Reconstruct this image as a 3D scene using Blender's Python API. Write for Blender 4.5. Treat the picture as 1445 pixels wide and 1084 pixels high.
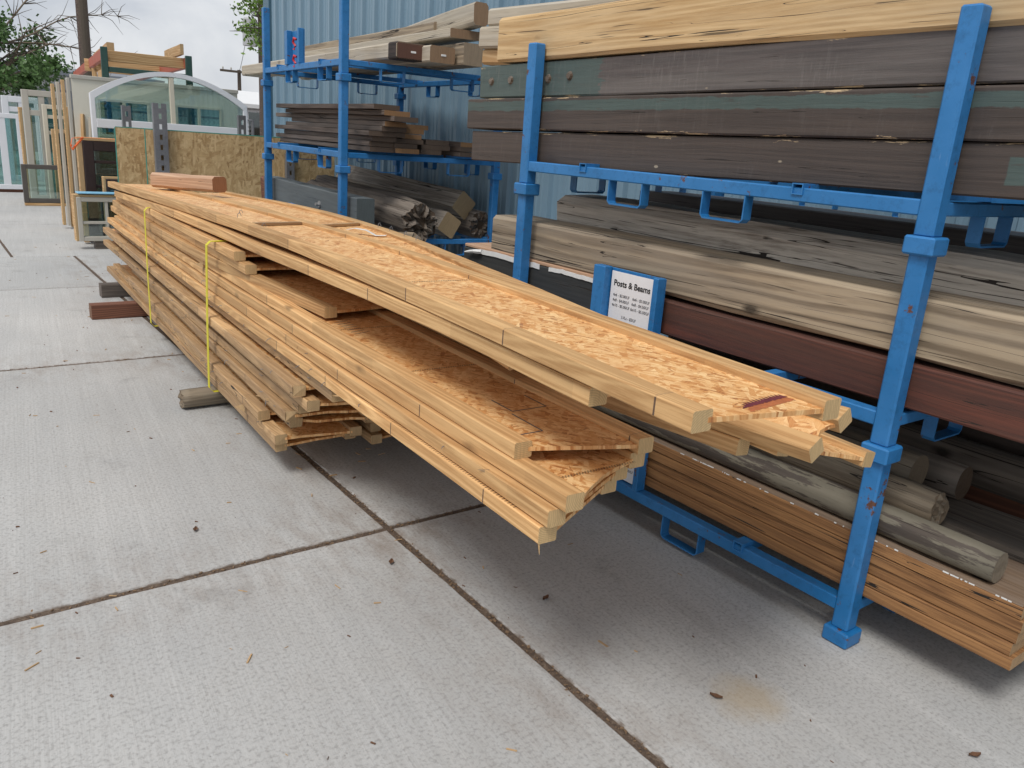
import bpy, bmesh, math, random
from mathutils import Vector, Matrix, noise
random.seed(7)
R = math.radians
scene = bpy.context.scene
for o in list(bpy.data.objects): bpy.data.objects.remove(o)

# ------------------------------------------------------------------ camera
CAM_H = 1.6
F_PX = 1129.357671; CX, CY = 722.5, 542.0            # focal length and centre, in pixels of the 1445 px wide photograph
AX = ((0.80554053, -0.11577555, 0.58112001), (-0.58846558, -0.27113257, 0.76170558), (0.06937368, -0.95555385, -0.2865382))
cam = bpy.data.cameras.new('camera'); cam.sensor_width = 36; cam.lens = 36 * F_PX / 1445
cam.clip_start = 0.05; cam.clip_end = 2000
cam_o = bpy.data.objects.new('camera', cam); scene.collection.objects.link(cam_o)
cam_o.matrix_world = Matrix(((AX[0][0], -AX[0][1], -AX[0][2], 0), (AX[1][0], -AX[1][1], -AX[1][2], 0),
                             (AX[2][0], -AX[2][1], -AX[2][2], CAM_H), (0, 0, 0, 1)))
scene.camera = cam_o

# ------------------------------------------------------------------ world, sun, exposure
SUN_EL, SUN_AZ = R(57), R(244)      # azimuth measured from +Y clockwise (towards +X)
world = bpy.data.worlds.new('World'); scene.world = world; world.use_nodes = True
wn = world.node_tree; wn.nodes.clear()
def wnode(t, **k):
    n = wn.nodes.new(t)
    for a, v in k.items(): setattr(n, a, v)
    return n
sky = wnode('ShaderNodeTexSky', sky_type='NISHITA', sun_disc=False)
sky.sun_elevation = SUN_EL; sky.sun_rotation = SUN_AZ; sky.air_density = 1.0; sky.dust_density = 2.0
tcw = wnode('ShaderNodeTexCoord'); mpw = wnode('ShaderNodeMapping'); mpw.inputs['Scale'].default_value = (1.0, 1.0, 2.6)
nz = wnode('ShaderNodeTexNoise'); nz.inputs['Scale'].default_value = 2.6; nz.inputs['Detail'].default_value = 7; nz.inputs['Roughness'].default_value = 0.55
nz.inputs['Distortion'].default_value = 0.4
cr = wnode('ShaderNodeValToRGB')
cr.color_ramp.elements[0].position = 0.32; cr.color_ramp.elements[0].color = (0.52, 0.56, 0.63, 1)
cr.color_ramp.elements[1].position = 0.66; cr.color_ramp.elements[1].color = (1.0, 1.0, 1.0, 1)
sc = wnode('ShaderNodeVectorMath', operation='SCALE'); sc.inputs['Scale'].default_value = 7.0
mx = wnode('ShaderNodeMix', data_type='RGBA'); mx.inputs[0].default_value = 0.93
bg = wnode('ShaderNodeBackground'); bg.inputs['Strength'].default_value = 0.1
wo = wnode('ShaderNodeOutputWorld')
L = wn.links.new
L(tcw.outputs['Generated'], mpw.inputs['Vector']); L(mpw.outputs[0], nz.inputs['Vector']); L(nz.outputs['Fac'], cr.inputs[0])
L(cr.outputs[0], sc.inputs[0]); L(sky.outputs[0], mx.inputs[6]); L(sc.outputs[0], mx.inputs[7])
L(mx.outputs[2], bg.inputs['Color']); L(bg.outputs[0], wo.inputs['Surface'])
sun = bpy.data.lights.new('sun', 'SUN'); sun.energy = 1.5; sun.angle = R(20); sun.color = (1.0, 0.96, 0.9)
sun_o = bpy.data.objects.new('sun', sun); scene.collection.objects.link(sun_o)
sd = Vector((math.sin(SUN_AZ) * math.cos(SUN_EL), math.cos(SUN_AZ) * math.cos(SUN_EL), math.sin(SUN_EL)))
sun_o.rotation_euler = sd.to_track_quat('Z', 'Y').to_euler(); sun_o.location = (0, 0, 20)
vs = scene.view_settings
vs.view_transform = 'Standard'; vs.look = 'None'; vs.gamma = 1; vs.exposure = 0.50; vs.use_curve_mapping = False

# ------------------------------------------------------------------ helpers
col = scene.collection
def ray(px, py):
    c = ((px - CX) / F_PX, (py - CY) / F_PX, 1.0)
    return [sum(AX[i][k] * c[k] for k in range(3)) for i in range(3)]
def P(px, py, x=None, y=None, z=None):
    """world point seen at a photograph pixel, on the plane x=, y= or z="""
    d = ray(px, py)
    t = x / d[0] if x is not None else y / d[1] if y is not None else (z - CAM_H) / d[2]
    return Vector((d[0] * t, d[1] * t, CAM_H + d[2] * t))

def tag(o, label=None, cat=None, group=None, kind=None):
    if label: o['label'] = label
    if cat: o['category'] = cat
    if group: o['group'] = group
    if kind or cat: o['kind'] = kind or 'thing'
    return o
def empty(name, loc, rz=0, label=None, cat=None, group=None, kind=None, rx=0, ry=0):
    o = bpy.data.objects.new(name, None); col.objects.link(o); o.empty_display_size = 0.1
    o.location = loc; o.rotation_euler = (rx, ry, rz)
    return tag(o, label, cat, group, kind)
def link(name, me, mat, parent=None, loc=(0, 0, 0), rot=(0, 0, 0)):
    o = bpy.data.objects.new(name, me); col.objects.link(o)
    if mat and not me.materials: me.materials.append(mat)
    o.location = loc; o.rotation_euler = rot
    if parent: o.parent = parent
    return o
def mesh(verts, faces, smooth=False):
    me = bpy.data.meshes.new('m'); me.from_pydata([tuple(v) for v in verts], [], faces); me.update()
    if smooth:
        for p in me.polygons: p.use_smooth = True
    return me

class MB:
    """collects shapes for ONE mesh"""
    def __init__(s): s.v = []; s.f = []
    def add(s, vs, fs):
        b = len(s.v); s.v += [tuple(v) for v in vs]; s.f += [tuple(i + b for i in f) for f in fs]; return s
    def box(s, a, b):
        (x0, y0, z0), (x1, y1, z1) = a, b
        v = [(x0,y0,z0),(x1,y0,z0),(x1,y1,z0),(x0,y1,z0),(x0,y0,z1),(x1,y0,z1),(x1,y1,z1),(x0,y1,z1)]
        return s.add(v, [(0,3,2,1),(4,5,6,7),(0,1,5,4),(1,2,6,5),(2,3,7,6),(3,0,4,7)])
    def cbox(s, a, b, c=0.004):
        """box with chamfered edges"""
        bm = bmesh.new(); bmesh.ops.create_cube(bm, size=1)
        for v in bm.verts:
            v.co = Vector([(a[k] + b[k]) / 2 + v.co[k] * (b[k] - a[k]) for k in range(3)])
        bmesh.ops.bevel(bm, geom=bm.edges[:], offset=c, segments=1, affect='EDGES')
        bm.verts.index_update()
        s.add([v.co.copy() for v in bm.verts], [tuple(v.index for v in f.verts) for f in bm.faces]); bm.free(); return s
    def tube(s, pts, r, n=8, caps=True):
        pts = [Vector(p) for p in pts]; rr = r if isinstance(r, (list, tuple)) else [r] * len(pts)
        rings = []
        for i, p in enumerate(pts):
            d = (pts[min(i + 1, len(pts) - 1)] - pts[max(i - 1, 0)]).normalized()
            u = d.cross(Vector((0, 0, 1))); u = d.cross(Vector((1, 0, 0))) if u.length < 0.05 else u
            u.normalize(); w = d.cross(u)
            rings.append([p + (u * math.cos(2*math.pi*k/n) + w * math.sin(2*math.pi*k/n)) * rr[i] for k in range(n)])
        b = [v for r_ in rings for v in r_]; f = []
        for i in range(len(pts) - 1):
            for k in range(n):
                f.append((i*n + k, i*n + (k+1) % n, (i+1)*n + (k+1) % n, (i+1)*n + k))
        if caps: f += [tuple(range(n))[::-1], tuple((len(pts)-1)*n + k for k in range(n))]
        return s.add(b, f)
    def ribbon(s, pts, width, thick, axis=(1, 0, 0)):
        """flat bar following pts, its width along axis"""
        ax = Vector(axis) * width / 2; pts = [Vector(p) for p in pts]; vs = []; n = len(pts)
        for i, p in enumerate(pts):
            d = (pts[min(i+1, n-1)] - pts[max(i-1, 0)]).normalized(); nn = d.cross(Vector(axis)).normalized() * thick / 2
            vs += [p - ax - nn, p + ax - nn, p + ax + nn, p - ax + nn]
        f = [(0, 1, 2, 3), tuple(4*(n-1) + k for k in (3, 2, 1, 0))]
        for i in range(n - 1):
            for k in range(4): f.append((4*i + k, 4*(i+1) + k, 4*(i+1) + (k+1) % 4, 4*i + (k+1) % 4))
        return s.add(vs, f)
    def mesh(s, smooth=False): 
        me = mesh(s.v, s.f, smooth)
        bm = bmesh.new(); bm.from_mesh(me); bmesh.ops.recalc_face_normals(bm, faces=bm.faces); bm.to_mesh(me); bm.free()
        return me
    def build(s, name, mat, parent=None, loc=(0, 0, 0), rot=(0, 0, 0), smooth=False):
        return link(name, s.mesh(smooth), mat, parent, loc, rot)

# ------------------------------------------------------------------ materials
class G:
    def __init__(s, name, rough=0.6, metal=0.0):
        s.m = bpy.data.materials.new(name); s.m.use_nodes = True; s.t = s.m.node_tree; s.t.nodes.clear()
        s.out = s.t.nodes.new('ShaderNodeOutputMaterial'); s.b = s.t.nodes.new('ShaderNodeBsdfPrincipled')
        s.t.links.new(s.b.outputs[0], s.out.inputs[0])
        s.b.inputs['Roughness'].default_value = rough; s.b.inputs['Metallic'].default_value = metal
    def put(s, sock, v):
        if hasattr(v, 'is_linked') or isinstance(v, bpy.types.NodeSocket): s.t.links.new(v, sock)
        else:
            if hasattr(sock.default_value, '__len__') and len(sock.default_value) == 4 and len(v) == 3: v = (*v, 1)
            sock.default_value = v
    def n(s, typ, ins=None, out=0, **attr):
        nd = s.t.nodes.new('ShaderNode' + typ)
        for k, v in attr.items(): setattr(nd, k, v)
        for k, v in (ins or {}).items(): s.put(nd.inputs[k], v)
        return nd.outputs[out]
    def math(s, op, a, b=0.0, c=None, clamp=False):
        d = {0: a, 1: b}
        if c is not None: d[2] = c
        return s.n('Math', d, operation=op, use_clamp=clamp)
    def vmath(s, op, a, b=(0, 0, 0)): return s.n('VectorMath', {0: a, 1: b}, operation=op)
    def scale(s, v, sc): return s.vmath('MULTIPLY', v, sc)
    def mapping(s, v, loc=(0, 0, 0), rot=(0, 0, 0), sc=(1, 1, 1)):
        return s.n('Mapping', {'Vector': v, 'Location': loc, 'Rotation': rot, 'Scale': sc})
    def noise(s, v, sc=5, det=4, rough=0.55, dist=0.0, out=0):
        return s.n('TexNoise', {'Vector': v, 'Scale': sc, 'Detail': det, 'Roughness': rough, 'Distortion': dist}, out)
    def voro(s, v, sc=5, feat='F1', out=0, dims='3D', rnd=1.0):
        return s.n('TexVoronoi', {'Vector': v, 'Scale': sc, 'Randomness': rnd}, out, feature=feat, voronoi_dimensions=dims)
    def ramp(s, f, *stops, interp='LINEAR'):
        nd = s.t.nodes.new('ShaderNodeValToRGB'); r = nd.color_ramp; r.interpolation = interp
        while len(r.elements) < len(stops): r.elements.new(0.5)
        for e, (p, c) in zip(r.elements, stops):
            e.position = p; e.color = (c, c, c, 1) if isinstance(c, (int, float)) else (*c, 1)
        s.t.links.new(f, nd.inputs[0]); return nd.outputs[0]
    def mix(s, f, a, b, bt='MIX'):
        nd = s.t.nodes.new('ShaderNodeMix'); nd.data_type = 'RGBA'; nd.blend_type = bt
        s.put(nd.inputs[0], f); s.put(nd.inputs[6], a); s.put(nd.inputs[7], b); return nd.outputs[2]
    def sep(s, v, k): return s.n('SeparateXYZ', {0: v}, k)
    def obj(s, rnd=31.0):
        tc = s.n('TexCoord', out=3); r = s.n('ObjectInfo', out=5)
        off = s.n('CombineXYZ', {0: s.math('MULTIPLY', r, rnd), 1: s.math('MULTIPLY', r, rnd * 1.7), 2: s.math('MULTIPLY', r, rnd * 0.6)})
        return s.vmath('ADD', tc, off), r, tc
    def bump(s, h, strength=0.3, dist=0.01):
        nd = s.t.nodes.new('ShaderNodeBump'); nd.inputs['Strength'].default_value = strength; nd.inputs['Distance'].default_value = dist
        s.t.links.new(h, nd.inputs['Height']); s.t.links.new(nd.outputs[0], s.b.inputs['Normal'])
    def fin(s, colr, rough=None):
        s.put(s.b.inputs['Base Color'], colr)
        if rough is not None: s.put(s.b.inputs['Roughness'], rough)
        return s.m

def wood(name, light, dark, end, grain=1.0, crack=0.0, knots=0.25, weather=None, weather_amt=0.5, rough=0.75, fingers=False, ring_amt=0.45,
         vary=0.25, bump=0.25, paint=None, paint_cover=0.6, stain=None, coats=(), chips=0.0, scuff=0.0):
    g = G(name, rough)
    v, r, tc = g.obj()
    w = g.noise(g.mapping(v, sc=(1.3, 0.35, 1.3)), 1.6, 2, out=1)
    w = g.scale(g.vmath('SUBTRACT', w, (0.5, 0.5, 0.5)), (0.07, 0.0, 0.07))
    vw = g.vmath('ADD', v, w)
    fine = g.noise(g.mapping(vw, sc=(55 * grain, 1.3, 55 * grain)), 2.4, 5, 0.7)
    broad = g.noise(g.mapping(vw, sc=(7.0, 0.16, 7.0)), 1.3, 1, 0.35)
    ring = g.math('ADD', g.math('MULTIPLY', g.math('SINE', g.math('MULTIPLY', broad, 105.0 * grain)), 0.5), 0.5)
    ring = g.math('POWER', ring, 2.0)
    f = g.math('ADD', g.math('MULTIPLY', fine, 1 - ring_amt), g.math('MULTIPLY', ring, ring_amt * 0.7))
    c = g.mix(g.ramp(f, (0.29, 1.0), (0.55, 0.0)), light, dark)
    tone = g.math('ADD', g.math('MULTIPLY', r, vary), 1 - vary * 0.55)
    c = g.mix(1.0, c, g.n('CombineColor', {0: tone, 1: tone, 2: tone}), 'MULTIPLY')
    blot = g.noise(g.mapping(v, sc=(3, 0.8, 3)), 1.4, 4, 0.6)
    c = g.mix(g.ramp(blot, (0.42, 0.0), (0.75, 0.35)), c, dark)
    if weather:
        c = g.mix(g.math('MULTIPLY', g.ramp(g.noise(g.mapping(v, sc=(7, 0.5, 7)), 1.3, 5, 0.65), (0.36, 0.0), (0.62, 1.0)), weather_amt), c, weather)
    if knots:
        kd = g.voro(g.mapping(v, sc=(2.0, 0.9, 2.0)), 2.3)
        kd = g.math('ADD', kd, g.math('MULTIPLY', g.noise(v, 18, 3), 0.08))
        c = g.mix(g.math('MULTIPLY', g.ramp(kd, (0.09, 1.0), (0.16, 0.0)), min(1, knots * 3)), c, tuple(q * 0.35 for q in dark))
    h = fine
    if paint:
        pn = g.noise(g.mapping(v, sc=(9, 1.2, 9)), 2.0, 6, 0.7)
        pm = g.ramp(pn, (1 - paint_cover - 0.02, 0.0), (1 - paint_cover + 0.02, 1.0))
        pc = g.mix(g.noise(g.mapping(v, sc=(14, 1, 14)), 3, 4), tuple(q * 0.75 for q in paint), tuple(min(1, q * 1.25) for q in paint))
        c = g.mix(pm, c, pc)
    if crack:
        cn = g.noise(g.mapping(vw, sc=(8.0, 0.13, 8.0)), 1.7, 3, 0.5)
        cm = g.noise(g.mapping(v, loc=(3, 7, 1), sc=(6, 0.32, 6)), 1.5, 2)
        cw = g.math('MULTIPLY', g.ramp(cm, (0.54 - 0.10 * crack, 0.0), (0.74 - 0.1 * crack, 1.0)), 0.0055 + 0.004 * crack)
        ck = g.math('LESS_THAN', g.math('ABSOLUTE', g.math('SUBTRACT', cn, 0.5)), cw)
        c2 = g.noise(g.mapping(vw, sc=(60, 0.9, 60)), 1.7, 2, 0.6)
        ck = g.math('MAXIMUM', ck, g.math('MULTIPLY', g.ramp(c2, (0.70 - 0.05 * crack, 0.0), (0.74 - 0.05 * crack, 1.0)), 0.75))
        c = g.mix(ck, c, (0.018, 0.012, 0.008)); h = g.math('SUBTRACT', h, g.math('MULTIPLY', ck, 2.0))
    if fingers:
        y = g.sep(v, 1); x = g.sep(tc, 0); z = g.sep(tc, 2)
        zig = g.math('MULTIPLY', g.math('PINGPONG', g.math('ADD', x, 0.001), 0.006), 1.1)
        q = g.math('ADD', g.math('MULTIPLY', y, 1.7), g.math('MULTIPLY', zig, 0.6))
        cell = g.math('FLOOR', q); fr = g.math('ABSOLUTE', g.math('SUBTRACT', g.math('FRACT', q), 0.5))
        rn = g.n('TexWhiteNoise', {'W': cell}, 0, noise_dimensions='1D')
        rn2 = g.n('TexWhiteNoise', {'W': g.math('FLOOR', g.math('ADD', q, 0.5))}, 0, noise_dimensions='1D')
        tn = g.math('ADD', g.math('MULTIPLY', rn2, 0.22), 0.86)
        c = g.mix(1.0, c, g.n('CombineColor', {0: tn, 1: tn, 2: g.math('MULTIPLY', tn, 0.98)}), 'MULTIPLY')
        sidef = g.math('LESS_THAN', g.math('ABSOLUTE', g.sep(g.n('TexCoord', out=1), 2)), 0.6)
        ln = g.math('MULTIPLY', g.math('MULTIPLY', g.math('LESS_THAN', fr, 0.005), g.math('GREATER_THAN', rn, 0.45)), g.math('ADD', g.math('MULTIPLY', sidef, 0.75), 0.25))
        c = g.mix(g.math('MULTIPLY', ln, 0.85), c, (0.05, 0.03, 0.03))
    for (cc, y0, y1, z0, z1, amp) in coats:        # another paint inside a rough rectangle of the face
        dy = g.math('SUBTRACT', g.math('ABSOLUTE', g.math('SUBTRACT', g.sep(tc, 1), (y0+y1)/2)), (y1-y0)/2)
        dz = g.math('SUBTRACT', g.math('ABSOLUTE', g.math('SUBTRACT', g.sep(tc, 2), (z0+z1)/2)), (z1-z0)/2)
        d = g.math('MAXIMUM', dy, g.math('MULTIPLY', dz, 1.0))
        d = g.math('ADD', d, g.math('MULTIPLY', g.math('SUBTRACT', g.noise(g.mapping(v, sc=(30, 9, 30)), 1.0, 5, 0.75), 0.5), amp))
        worn = g.ramp(g.noise(g.mapping(v, sc=(26, 3.5, 26)), 1.6, 5, 0.75), (0.60, 1.0), (0.70, 0.35))
        tint = g.mix(g.noise(g.mapping(v, sc=(20, 2, 20)), 1.5, 5, 0.7), tuple(q*0.62 for q in cc), tuple(q*1.45 for q in cc))
        c = g.mix(g.math('MULTIPLY', g.ramp(d, (0.0, 1.0), (0.004, 0.0)), g.math('MULTIPLY', worn, 0.85)), c, tint)
    if scuff:
        sf = g.noise(g.mapping(v, sc=(6, 34, 5)), 1.6, 5, 0.75); sm = g.noise(g.mapping(v, sc=(4, 1.2, 4)), 1.4, 3)
        c = g.mix(g.math('MULTIPLY', g.ramp(sf, (0.52, 0.0), (0.76, scuff)), g.ramp(sm, (0.4, 0.0), (0.62, 1.0))), c, (0.30, 0.285, 0.27))
    if chips:
        ez = g.math('SUBTRACT', chips, g.math('ABSOLUTE', g.sep(tc, 2)))
        en = g.noise(g.mapping(v, sc=(30, 3.2, 30)), 1.6, 5, 0.75)
        thr = g.math('MULTIPLY', g.ramp(en, (0.54, 0.0), (0.78, 1.0)), 0.03)
        c = g.mix(g.math('LESS_THAN', ez, thr), c, (0.44, 0.33, 0.20))
        spn_ = g.voro(g.mapping(v, sc=(6, 3.0, 6)), 1.7); c = g.mix(g.ramp(spn_, (0.045, 0.9), (0.07, 0.0)), c, (0.36, 0.30, 0.22))
    if stain:
        for (pos, rad, sc_) in stain[1]:
            d = g.n('VectorMath', {0: g.vmath('MULTIPLY', g.vmath('SUBTRACT', tc, pos), rad)}, 1, operation='LENGTH')
            d = g.math('ADD', d, g.math('MULTIPLY', g.noise(v, 22, 4), 0.5))
            c = g.mix(g.ramp(d, (1.05, sc_), (1.35, 0.0)), c, stain[0])
    # end grain on faces that look along the length
    nrm = g.n('TexCoord', out=1); ay = g.math('ABSOLUTE', g.sep(nrm, 1))
    rx = g.scale(g.vmath('ADD', tc, g.n('CombineXYZ', {0: g.math('MULTIPLY', r, 0.12), 1: 0.0, 2: g.math('MULTIPLY', r, -0.09)})), (1, 0, 1))
    dd = g.n('VectorMath', {0: rx}, 1, operation='LENGTH')
    dd = g.math('ADD', dd, g.math('MULTIPLY', g.noise(v, 25, 3), 0.006))
    eg = g.math('ADD', g.math('MULTIPLY', g.math('SINE', g.math('MULTIPLY', dd, 1100.0)), 0.5), 0.5)
    sawn = g.noise(g.mapping(v, sc=(150, 1, 12)), 1.2, 3)
    ec = g.mix(g.math('MULTIPLY', eg, 0.5), end, tuple(q * 0.55 for q in end))
    ec = g.mix(g.ramp(sawn, (0.4, 0.0), (0.75, 0.45)), ec, tuple(q * 0.5 for q in end))
    c = g.mix(g.ramp(ay, (0.75, 0.0), (0.8, 1.0)), c, ec)
    g.bump(h, bump, 0.004)
    return g.fin(c)

def s_voro(g, m):
    nd = g.t.nodes.new('ShaderNodeTexVoronoi'); nd.voronoi_dimensions = '2D'; nd.inputs['Scale'].default_value = 1.0
    g.t.links.new(m, nd.inputs['Vector']); return nd
def osb(name, cols, sc=1.0, gloss=0.55, turn=0.0):
    g = G(name, gloss)
    v, r, tc = g.obj(13.0)
    wob = g.scale(g.vmath('SUBTRACT', g.noise(v, 9 * sc, 3, out=1), (0.5, 0.5, 0.5)), (0.022, 0.022, 0.0))
    v = g.vmath('ADD', v, wob)
    res = None; hh = None
    for k, (ang, s1, s2) in enumerate(((0.2, 80, 19), (1.25, 84, 20), (-0.95, 90, 21), (0.65, 60, 14), (-0.45, 100, 22))):
        vr = g.mapping(v, rot=(0, 0, ang + turn)); m = g.mapping(vr, loc=(k * 3.1, k * 1.7, 0), sc=(s1 * sc, s2 * sc, 0))
        nd = s_voro(g, m); cc = nd.outputs[1]; de = nd.outputs[0]
        val = g.sep(cc, 0); pick = g.sep(cc, 1)
        if k in (0, 1): stk = g.noise(g.mapping(vr, sc=(260 * sc, 14 * sc, 1)), 1.0, 2)
        val = g.math('ADD', g.math('MULTIPLY', val, 0.72), g.math('MULTIPLY', stk, 0.36))
        fc = g.ramp(val, (0.13, cols[3]), (0.24, cols[2]), (0.46, cols[1]), (0.70, cols[0]), (0.92, cols[1]))
        fc = g.mix(g.ramp(de, (0.55, 0.0), (0.85, 0.55)), fc, cols[2])
        if res is None: res, hh = fc, val
        else:
            on = g.math('GREATER_THAN', pick, 0.62)
            res = g.mix(on, res, fc)
    big = g.noise(g.mapping(v, sc=(14, 7, 1)), 1.0, 4, 0.65)
    res = g.mix(g.ramp(big, (0.42, 0.0), (0.72, 0.5)), res, cols[2])
    res = g.mix(g.ramp(big, (0.28, 0.45), (0.46, 0.0)), res, cols[0])
    g.bump(g.noise(g.mapping(g.mapping(v, rot=(0, 0, 0.6 + turn)), sc=(70 * sc, 16 * sc, 1)), 1.0, 2), 0.35, 0.002)
    return g.fin(res)

def paint(name, c, rough=0.4, rust=0.35, metal=0.0):
    g = G(name, rough, metal)
    v, r, tc = g.obj(9.0)
    n1 = g.noise(v, 3.0, 5, 0.6); n2 = g.noise(v, 30, 5, 0.7); n3 = g.noise(g.mapping(v, sc=(1, 1, 1)), 9, 6, 0.7)
    k = g.mix(g.ramp(n1, (0.3, 0.0), (0.7, 0.8)), c, tuple(min(1, q * 1.3 + 0.03) for q in c))
    k = g.mix(g.ramp(n2, (0.5, 0.0), (0.75, 0.5)), k, tuple(q * 0.45 for q in c))
    if rust:
        pt = g.n('NewGeometry', out=7)
        m = g.ramp(g.math('ADD', n3, g.math('MULTIPLY', n2, 0.25)), (0.845 - 0.05 * rust, 0.0), (0.87 - 0.05 * rust, 1.0))
        k = g.mix(m, k, (0.12, 0.05, 0.03))
        sc_ = g.ramp(g.noise(g.mapping(v, sc=(40, 40, 6)), 2.0, 3), (0.70, 0.0), (0.76, 0.35)); k = g.mix(sc_, k, tuple(min(1, q + 0.18) for q in c))
    g.bump(n2, 0.05, 0.003)
    return g.fin(k, g.ramp(n1, (0.3, rough - 0.08), (0.8, rough + 0.2)))

def plain(name, c, rough=0.6, metal=0.0, var=0.25, sc=6):
    g = G(name, rough, metal); v, r, tc = g.obj(9.0)
    k = g.mix(g.noise(v, sc, 5, 0.65), tuple(q * (1 - var) for q in c), tuple(min(1, q * (1 + var)) for q in c))
    return g.fin(k)

def glass(name, tint, refl=1.0):
    m = bpy.data.materials.new(name); m.use_nodes = True; t = m.node_tree; t.nodes.clear()
    o = t.nodes.new('ShaderNodeOutputMaterial'); mixn = t.nodes.new('ShaderNodeMixShader'); tr = t.nodes.new('ShaderNodeBsdfTransparent')
    gl = t.nodes.new('ShaderNodeBsdfGlossy'); fr = t.nodes.new('ShaderNodeFresnel'); fr.inputs[0].default_value = 1.6
    ml = t.nodes.new('ShaderNodeMath'); ml.operation = 'MULTIPLY_ADD'; ml.inputs[1].default_value = refl; ml.inputs[2].default_value = 0.06
    tr.inputs[0].default_value = (*tint, 1); gl.inputs['Roughness'].default_value = 0.02; gl.inputs[0].default_value = (0.9, 0.95, 0.95, 1)
    t.links.new(fr.outputs[0], ml.inputs[0]); t.links.new(ml.outputs[0], mixn.inputs[0]); t.links.new(tr.outputs[0], mixn.inputs[1])
    t.links.new(gl.outputs[0], mixn.inputs[2]); t.links.new(mixn.outputs[0], o.inputs[0]); return m

def concrete():
    g = G('concrete', 0.85); v, r, tc = g.obj(17.0)
    geo = g.n('NewGeometry', out=0)
    big = g.noise(geo, 0.8, 4, 0.6); mid = g.noise(geo, 3.2, 5, 0.65); fine = g.noise(geo, 75, 3, 0.7)
    rot = g.mapping(geo, rot=(0, 0, 0.10))
    broom = g.noise(g.mapping(rot, sc=(120, 0.9, 1)), 1.0, 3, 0.65)
    broad = g.noise(g.mapping(rot, sc=(14, 0.5, 1)), 1.0, 3, 0.6)
    c = g.mix(g.ramp(big, (0.33, 0.0), (0.68, 1.0)), (0.40, 0.405, 0.405), (0.52, 0.52, 0.51))
    c = g.mix(g.ramp(mid, (0.45, 0.0), (0.75, 0.45)), c, (0.33, 0.325, 0.315))
    c = g.mix(g.ramp(broom, (0.38, 0.22), (0.56, 0.0)), c, (0.28, 0.275, 0.27))
    c = g.mix(g.ramp(broad, (0.5, 0.0), (0.78, 0.28)), c, (0.60, 0.60, 0.59))
    c = g.mix(g.ramp(fine, (0.33, 0.6), (0.52, 0.0)), c, (0.22, 0.215, 0.21))
    sp = g.voro(geo, 60, out=0); spn = g.noise(geo, 2.3, 2)
    c = g.mix(g.math('MULTIPLY', g.ramp(sp, (0.05, 1.0), (0.11, 0.0)), g.ramp(spn, (0.40, 0.0), (0.6, 0.8))), c, (0.07, 0.06, 0.05))
    st = g.ramp(g.noise(g.mapping(geo, loc=(4.3, 1.9, 0)), 2.3, 5, 0.7), (0.60, 0.0), (0.76, 0.5))
    c = g.mix(st, c, (0.17, 0.165, 0.16))
    # brown dirt washed out along the joints
    dn = g.noise(g.mapping(geo, rot=(0, 0, 0.1), sc=(9, 3.5, 1)), 1.0, 5, 0.7)
    for k, val in ((0, 1.487), (1, 2.742), (1, 5.80)):
        dj = g.math('ABSOLUTE', g.math('SUBTRACT', g.sep(geo, k), val))
        if k == 0: dj = g.math('ADD', dj, g.math('MULTIPLY', g.math('GREATER_THAN', g.sep(geo, 1), 10.5), 9.0))
        near = g.ramp(dj, (0.0, 1.0), (0.035, 0.55), (0.5, 0.0))
        c = g.mix(g.math('MULTIPLY', near, g.ramp(dn, (0.44, 0.0), (0.72, 0.75))), c, (0.20, 0.145, 0.105))
        c = g.mix(g.ramp(g.math('ADD', dj, g.math('MULTIPLY', g.noise(geo, 26, 3), 0.03)), (0.028, 0.9), (0.036, 0.0)), c, (0.125, 0.092, 0.068))
    d = g.n('VectorMath', {0: g.vmath('SUBTRACT', geo, (1.93, 1.20, 0.0))}, 1, operation='LENGTH')
    d = g.math('ADD', d, g.math('MULTIPLY', g.noise(geo, 14, 4), 0.12))
    c = g.mix(g.ramp(d, (0.10, 0.6), (0.20, 0.0)), c, (0.40, 0.32, 0.21))
    tone = g.math('ADD', g.math('MULTIPLY', r, 0.10), 0.96)
    c = g.mix(1.0, c, g.n('CombineColor', {0: tone, 1: tone, 2: tone}), 'MULTIPLY')
    g.bump(g.math('ADD', broom, fine), 0.3, 0.003)
    return g.fin(c)

def dirt():
    g = G('joint_dirt', 0.95); geo = g.n('NewGeometry', out=0)
    c = g.ramp(g.noise(geo, 55, 6, 0.75), (0.3, (0.045, 0.032, 0.024)), (0.55, (0.12, 0.085, 0.062)), (0.75, (0.25, 0.20, 0.15)))
    g.bump(g.noise(geo, 90, 4), 0.8, 0.01)
    return g.fin(c)

OSBC = ((0.88, 0.60, 0.30), (0.74, 0.41, 0.16), (0.54, 0.235, 0.072), (0.27, 0.095, 0.033))
M = {}
M['osb'] = osb('osb_web', OSBC, 1.2)
M['osb_old'] = osb('osb_sheet', ((0.66, 0.49, 0.27), (0.53, 0.37, 0.185), (0.41, 0.265, 0.12), (0.26, 0.16, 0.07)), 0.5, 0.7, 0.5)
M['flange'] = wood('pine_flange', (0.75, 0.465, 0.215), (0.46, 0.24, 0.09), (0.66, 0.46, 0.23), grain=1.0, knots=0.22, fingers=True, ring_amt=0.3, vary=0.32, weather=(0.56, 0.355, 0.165), weather_amt=0.4)
M['flange_old'] = wood('pine_flange_weathered', (0.63, 0.405, 0.20), (0.35, 0.195, 0.082), (0.55, 0.38, 0.2), grain=1.0, knots=0.3, fingers=True,
                       weather=(0.30, 0.205, 0.13), weather_amt=0.55, vary=0.42, crack=0.25, ring_amt=0.25)
M['cream'] = wood('cream_timber', (0.66, 0.47, 0.25), (0.45, 0.28, 0.12), (0.52, 0.36, 0.2), grain=0.6, knots=0.5, crack=0.7, ring_amt=0.25, weather=(0.46, 0.35, 0.22), weather_amt=0.5, vary=0.05)
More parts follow.
